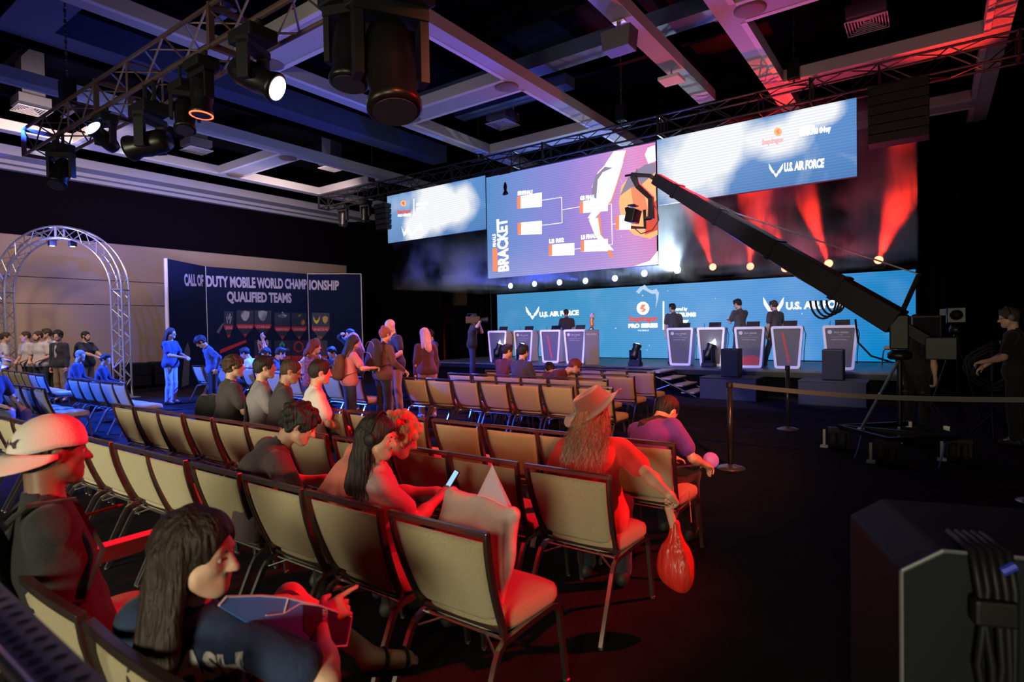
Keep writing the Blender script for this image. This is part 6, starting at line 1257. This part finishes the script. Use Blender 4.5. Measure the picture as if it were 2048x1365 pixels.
# ================= camera crane =================
cr = empty('camera_crane', (-.36, 8.62, 0)); O = Vector((-.36, 8.62, 0)); K = mat('crane_black', (.007, .007, .009), .45, .2, spec=.3)
P0 = at(1795, 645, 7.2) - O; P1 = at(1312, 358, 10.2) - O; ad = (P1 - P0).normalized(); tail = P0 - ad * .55
MB().tube([tail, P0, P0.lerp(P1, .5), P1], .01).build('spine', K, cr)
ab = MB(); S0 = [(P0, .31), (P0.lerp(P1, .35), .28), (P0.lerp(P1, .7), .25), (P1, .19)]; sd = ad.cross(Vector((0, 0, 1))).normalized(); ua = sd.cross(ad).normalized()
vs = []; 
for p, w_ in S0: vs += [p + sd * a * w_ * .42 + ua * b_ * w_ * .5 for a, b_ in ((-1, -1), (1, -1), (1, 1), (-1, 1))]
fs = [(i * 4 + k, i * 4 + (k + 1) % 4, (i + 1) * 4 + (k + 1) % 4, (i + 1) * 4 + k) for i in range(3) for k in range(4)] + [(3, 2, 1, 0), (12, 13, 14, 15)]
bevel(ab.add(vs, fs).build('arm', K, cr), .012)
for f_ in (.18, .42, .66, .88): p = P0.lerp(P1, f_); w_ = .33 - .12 * f_; MB().tube([p - ad * .03, p + ad * .03], .01, rect=(w_ * .9, w_ * 1.08), up=tuple(sd)).build('section_clamp', blackm, cr)
mt = P0 + Vector((.22, .05, .58)); MB().tube([P0, mt], .03, 8).build('mast', K, cr)
for q in (-1, 1): MB().tube([mt + sd * .05 * q, P0.lerp(P1, .62) + ua * .16 + sd * .08 * q, P1 + ua * .07 + sd * .05 * q], .006, 5).build('stay_cable', chrome, cr)
MB().tube([P0 - ua * .13, P0.lerp(P1, .3) - ua * .17, P0.lerp(P1, .6) - ua * .15, P0.lerp(P1, .95) - ua * .10], .008, 5).build('signal_cable', chrome, cr)
MB().tube([P0, tail], .01, rect=(.10, .12), up=tuple(sd)).build('tail_beam', K, cr)
bevel(MB().box(tail, (.30, .34, .26)).build('counterweight', K, cr), .01)
for k in range(4): r_ = .22 + .03 * k; c = P0.lerp(P1, .16) - ua * .12; MB().tube([c + Vector((-.05 * k, 0, 0)) + Vector((math.cos(a) * r_ * .5 - .06, 0, -abs(math.sin(a)) * r_ * .8)) for a in np.linspace(PI, 2 * PI, 11)], .014, 6).build('cable_loop', black, cr, True)
MB().tube([P0 + Vector((-.45, 0, .05)), P0 + Vector((-.42, 0, -.25)), P0 + Vector((-.28, 0, -.42)), P0 + Vector((-.05, 0, -.5))], .012).build('hanging_cable', black, cr, True)
bevel(MB().box(P0 + Vector((.02, 0, -.12)), (.20, .22, .42)).build('pivot_head', K, cr), .015)
MB().lathe([(.10, 0), (.13, .02), (.13, .08), (.08, .12)], 24, (P0.x + .02, P0.y, 1.19)).build('bowl', blackm, cr, True)
for (x, y) in ((on_z(1722, 858, .30)), (on_z(1893, 856, .30)), Vector((-.30, 9.6, .3))) if False else [(v.x, v.y) for v in (at(1722, 862, 7.4), at(1893, 860, 7.5), Vector((-.25, 9.5, .3)))]:
    f_ = Vector((x, y, .30)) - O; a0 = Vector((P0.x + .02, P0.y, 1.2)); d_ = (f_ - a0).cross(Vector((0, 0, 1))).normalized() * .035
    MB().tube([a0 + d_, f_ + d_], .014, 8).tube([a0 - d_, f_ - d_], .014, 8).tube([a0.lerp(f_, .5) - d_ * 1.3, a0.lerp(f_, .5) + d_ * 1.3], .02, 8).build('leg', mat('leg_steel', (.16, .15, .16), .3, .8), cr)
    bevel(MB().box(f_ + Vector((0, 0, -.03)), (.08, .08, .09)).build('leg_foot', chrome, cr), .008)
MB().tube([(P0.x + .02, P0.y, 1.2), (P0.x + .02, P0.y, .38)], .03, 10).build('centre_column', K, cr)
wh = [Vector((-1.00, 8.75, 0)) - O, Vector((-.42, 8.05, 0)) - O, Vector((.26, 8.60, 0)) - O]; wh3 = Vector((-.2, 9.55, 0)) - O
for a, b_ in ((wh[0], wh[1]), (wh[1], wh[2]), (wh[0], wh3), (wh[2], wh3), (wh[0], wh[2])): MB().tube([a + Vector((0, 0, .28)), b_ + Vector((0, 0, .28))], .01, rect=(.06, .05), up=(0, 0, 1)).build('dolly_beam', K, cr)
for w_ in wh + [wh3]:
    hsg = empty('wheel_unit', w_, 0, cr); bevel(MB().bb(-.13, .13, -.05, .05, .20, .27).bb(-.13, .13, .08, .10, .03, .22).build('bracket', K, hsg), .006)
    for q in (-1, 1): MB().lathe([(.06, -.035), (.115, -.03), (.12, 0), (.115, .03), (.06, .035)], 24, (q * .055, .0, .12), Matrix.Rotation(PI / 2, 3, 'Y')).build('tyre', mat('tyre', (.02, .02, .02), .7), hsg, True)
    MB().bb(-.18, -.15, -.06, -.03, .02, .24).bb(-.21, -.12, -.08, -.01, 0, .03).build('brake_jack', mat('jack_steel', (.35, .34, .33), .4, .7), hsg)
for x, y, l in ((-.70, 8.2, 0), (.12, 8.15, 1)): MB().tube([(x + .36, y - 8.62, .28), (x + .34, y - 8.66, .16), (x + .30, y - 8.72, .01)], .008, 6).build('blue_strap', mat('tape_blue', (.03, .05, .6), .5), cr)
# remote head at the tip
hd0 = P1; rh = empty('remote_head', hd0, 0, cr); X = AX; Zu = Vector((0, 0, 1))
V = lambda px, py: at(px, py, 10.2) - O - hd0
MB().tube([V(1330, 372), V(1300, 352), V(1262, 350)], .01, rect=(.07, .07), up=(0, 1, 0)).build('top_bar', K, rh); MB().tube([V(1262, 350), V(1250, 352)], .02).tube([V(1272, 352), V(1274, 338)], .01).build('top_knob', blackm, rh)
MB().tube([V(1266, 352), V(1276, 372), V(1302, 396), V(1303, 438)], .01, rect=(.085, .09), up=(0, 1, 0)).build('drop_arm', K, rh); MB().tube([V(1303, 436), V(1288, 438)], .035, 12).build('tilt_motor', K, rh); MB().tube([V(1289, 420), V(1290, 456), V(1262, 455)], .01, rect=(.03, .05), up=(0, 1, 0)).build('cradle', K, rh)
bevel(MB().box(V(1266, 432), (.16, .30, .24), Matrix.Rotation(.25, 3, 'Y')).build('camera_body', blackm, rh), .012); MB().tube([V(1258, 420), V(1252, 422)], .06, 16).build('camera_lens', black, rh); MB().bb(-.06, .06, -.1, .1, .0, .02).build('camera_top', black, rh).location = V(1266, 413)
MB().tube([V(1268, 456), V(1282, 468), V(1305, 460), V(1318, 440), V(1314, 418), V(1306, 408)], .009, 6).build('cable_loop', black, rh, True)
tag(cr, 'long black camera crane on a wheeled tripod base, its arm crossing the screens', 'camera crane')
mo = empty('crane_monitor', at(1850, 655, 7.1)); Mo = mo.location.copy(); bevel(MB().bb(-.17, .17, -.03, .03, -.14, .14).build('casing', mat('monitor_grey', (.07, .055, .09), .4), mo), .01); MB().bb(-.15, .15, -.036, -.031, -.12, .12).build('display', black, mo); MB().tube([(-.17, 0, 0), (-.30, .02, -.05)], .02).tube([(0, 0, -.14), (0, .03, -.42)], .02).build('mount_arm', K, mo); mo.rotation_euler = (0, 0, .5); tag(mo, 'grey framed monitor mounted beside the crane pivot', 'monitor')
p = at(1832, 600, 8.4); pk_ = person((p.x, p.y, 0), -30, 1.72, 'stand', 3, head=(30, -5, 0), skin=skin_m, top=black_c, bottom=black_c, hair=('curly', 'black', (.012, .010, .010)), h=.018, label='person with dark hair hidden behind the crane pivot, only a silhouette')
# second camera on tripod and cable coil
q = at(1912, 640, 8.9); t = empty('tripod_camera', (q.x, q.y, 0)); bevel(MB().bb(-.12, .12, -.22, .2, 1.62, 1.86).build('camera_body', blackm, t), .015); MB().tube([(0, -.22, 1.74), (0, -.40, 1.74)], [.06, .075], 18).build('lens', black, t, True); MB().bb(-.2, -.13, -.1, .02, 1.74, 1.84).build('viewfinder', mat('monitor_grey', (.14, .11, .16), .4), t); MB().lathe([(.07, 1.45), (.09, 1.52), (.06, 1.61)], 18).build('head', blackm, t, True)
for a in (200, 320, 80): MB().tube([(0, 0, 1.47), (.42 * math.cos(R_(a)), .42 * math.sin(R_(a)), .01)], .02, 8).build('leg', blackm, t)
MB().tube([(.05, .05, 1.55), (.15, .35, 1.35)], .012).build('pan_bar', blackm, t); tag(t, 'unattended video camera on a tripod behind the crane base', 'video camera')
q = at(1985, 745, 8.1); t = empty('cable_coil', (q.x, q.y, 0)); rs = random.Random(5)
for k in range(9): r_ = .26 + .05 * math.sin(k * 2.1); MB().tube([((r_ + .02 * math.sin(5 * a + k)) * math.cos(a), .03 * (k - 4) + .02 * math.sin(3 * a), 1.0 + (r_ + .02 * math.cos(4 * a)) * math.sin(a)) for a in np.linspace(0, 2 * PI, 25)[:-1]], .012, 6, True).build('cable', black, t, True)
MB().tube([(0, 0, 0), (0, 0, 1.35)], .02).build('stand_pole', blackm, t)
for a in (30, 150, 270): MB().tube([(0, 0, .35), (.3 * math.cos(R_(a)), .3 * math.sin(R_(a)), .01)], .014).build('leg', blackm, t)
tag(t, 'dark coil of cable hanging on a stand near the right edge', 'cable coil')
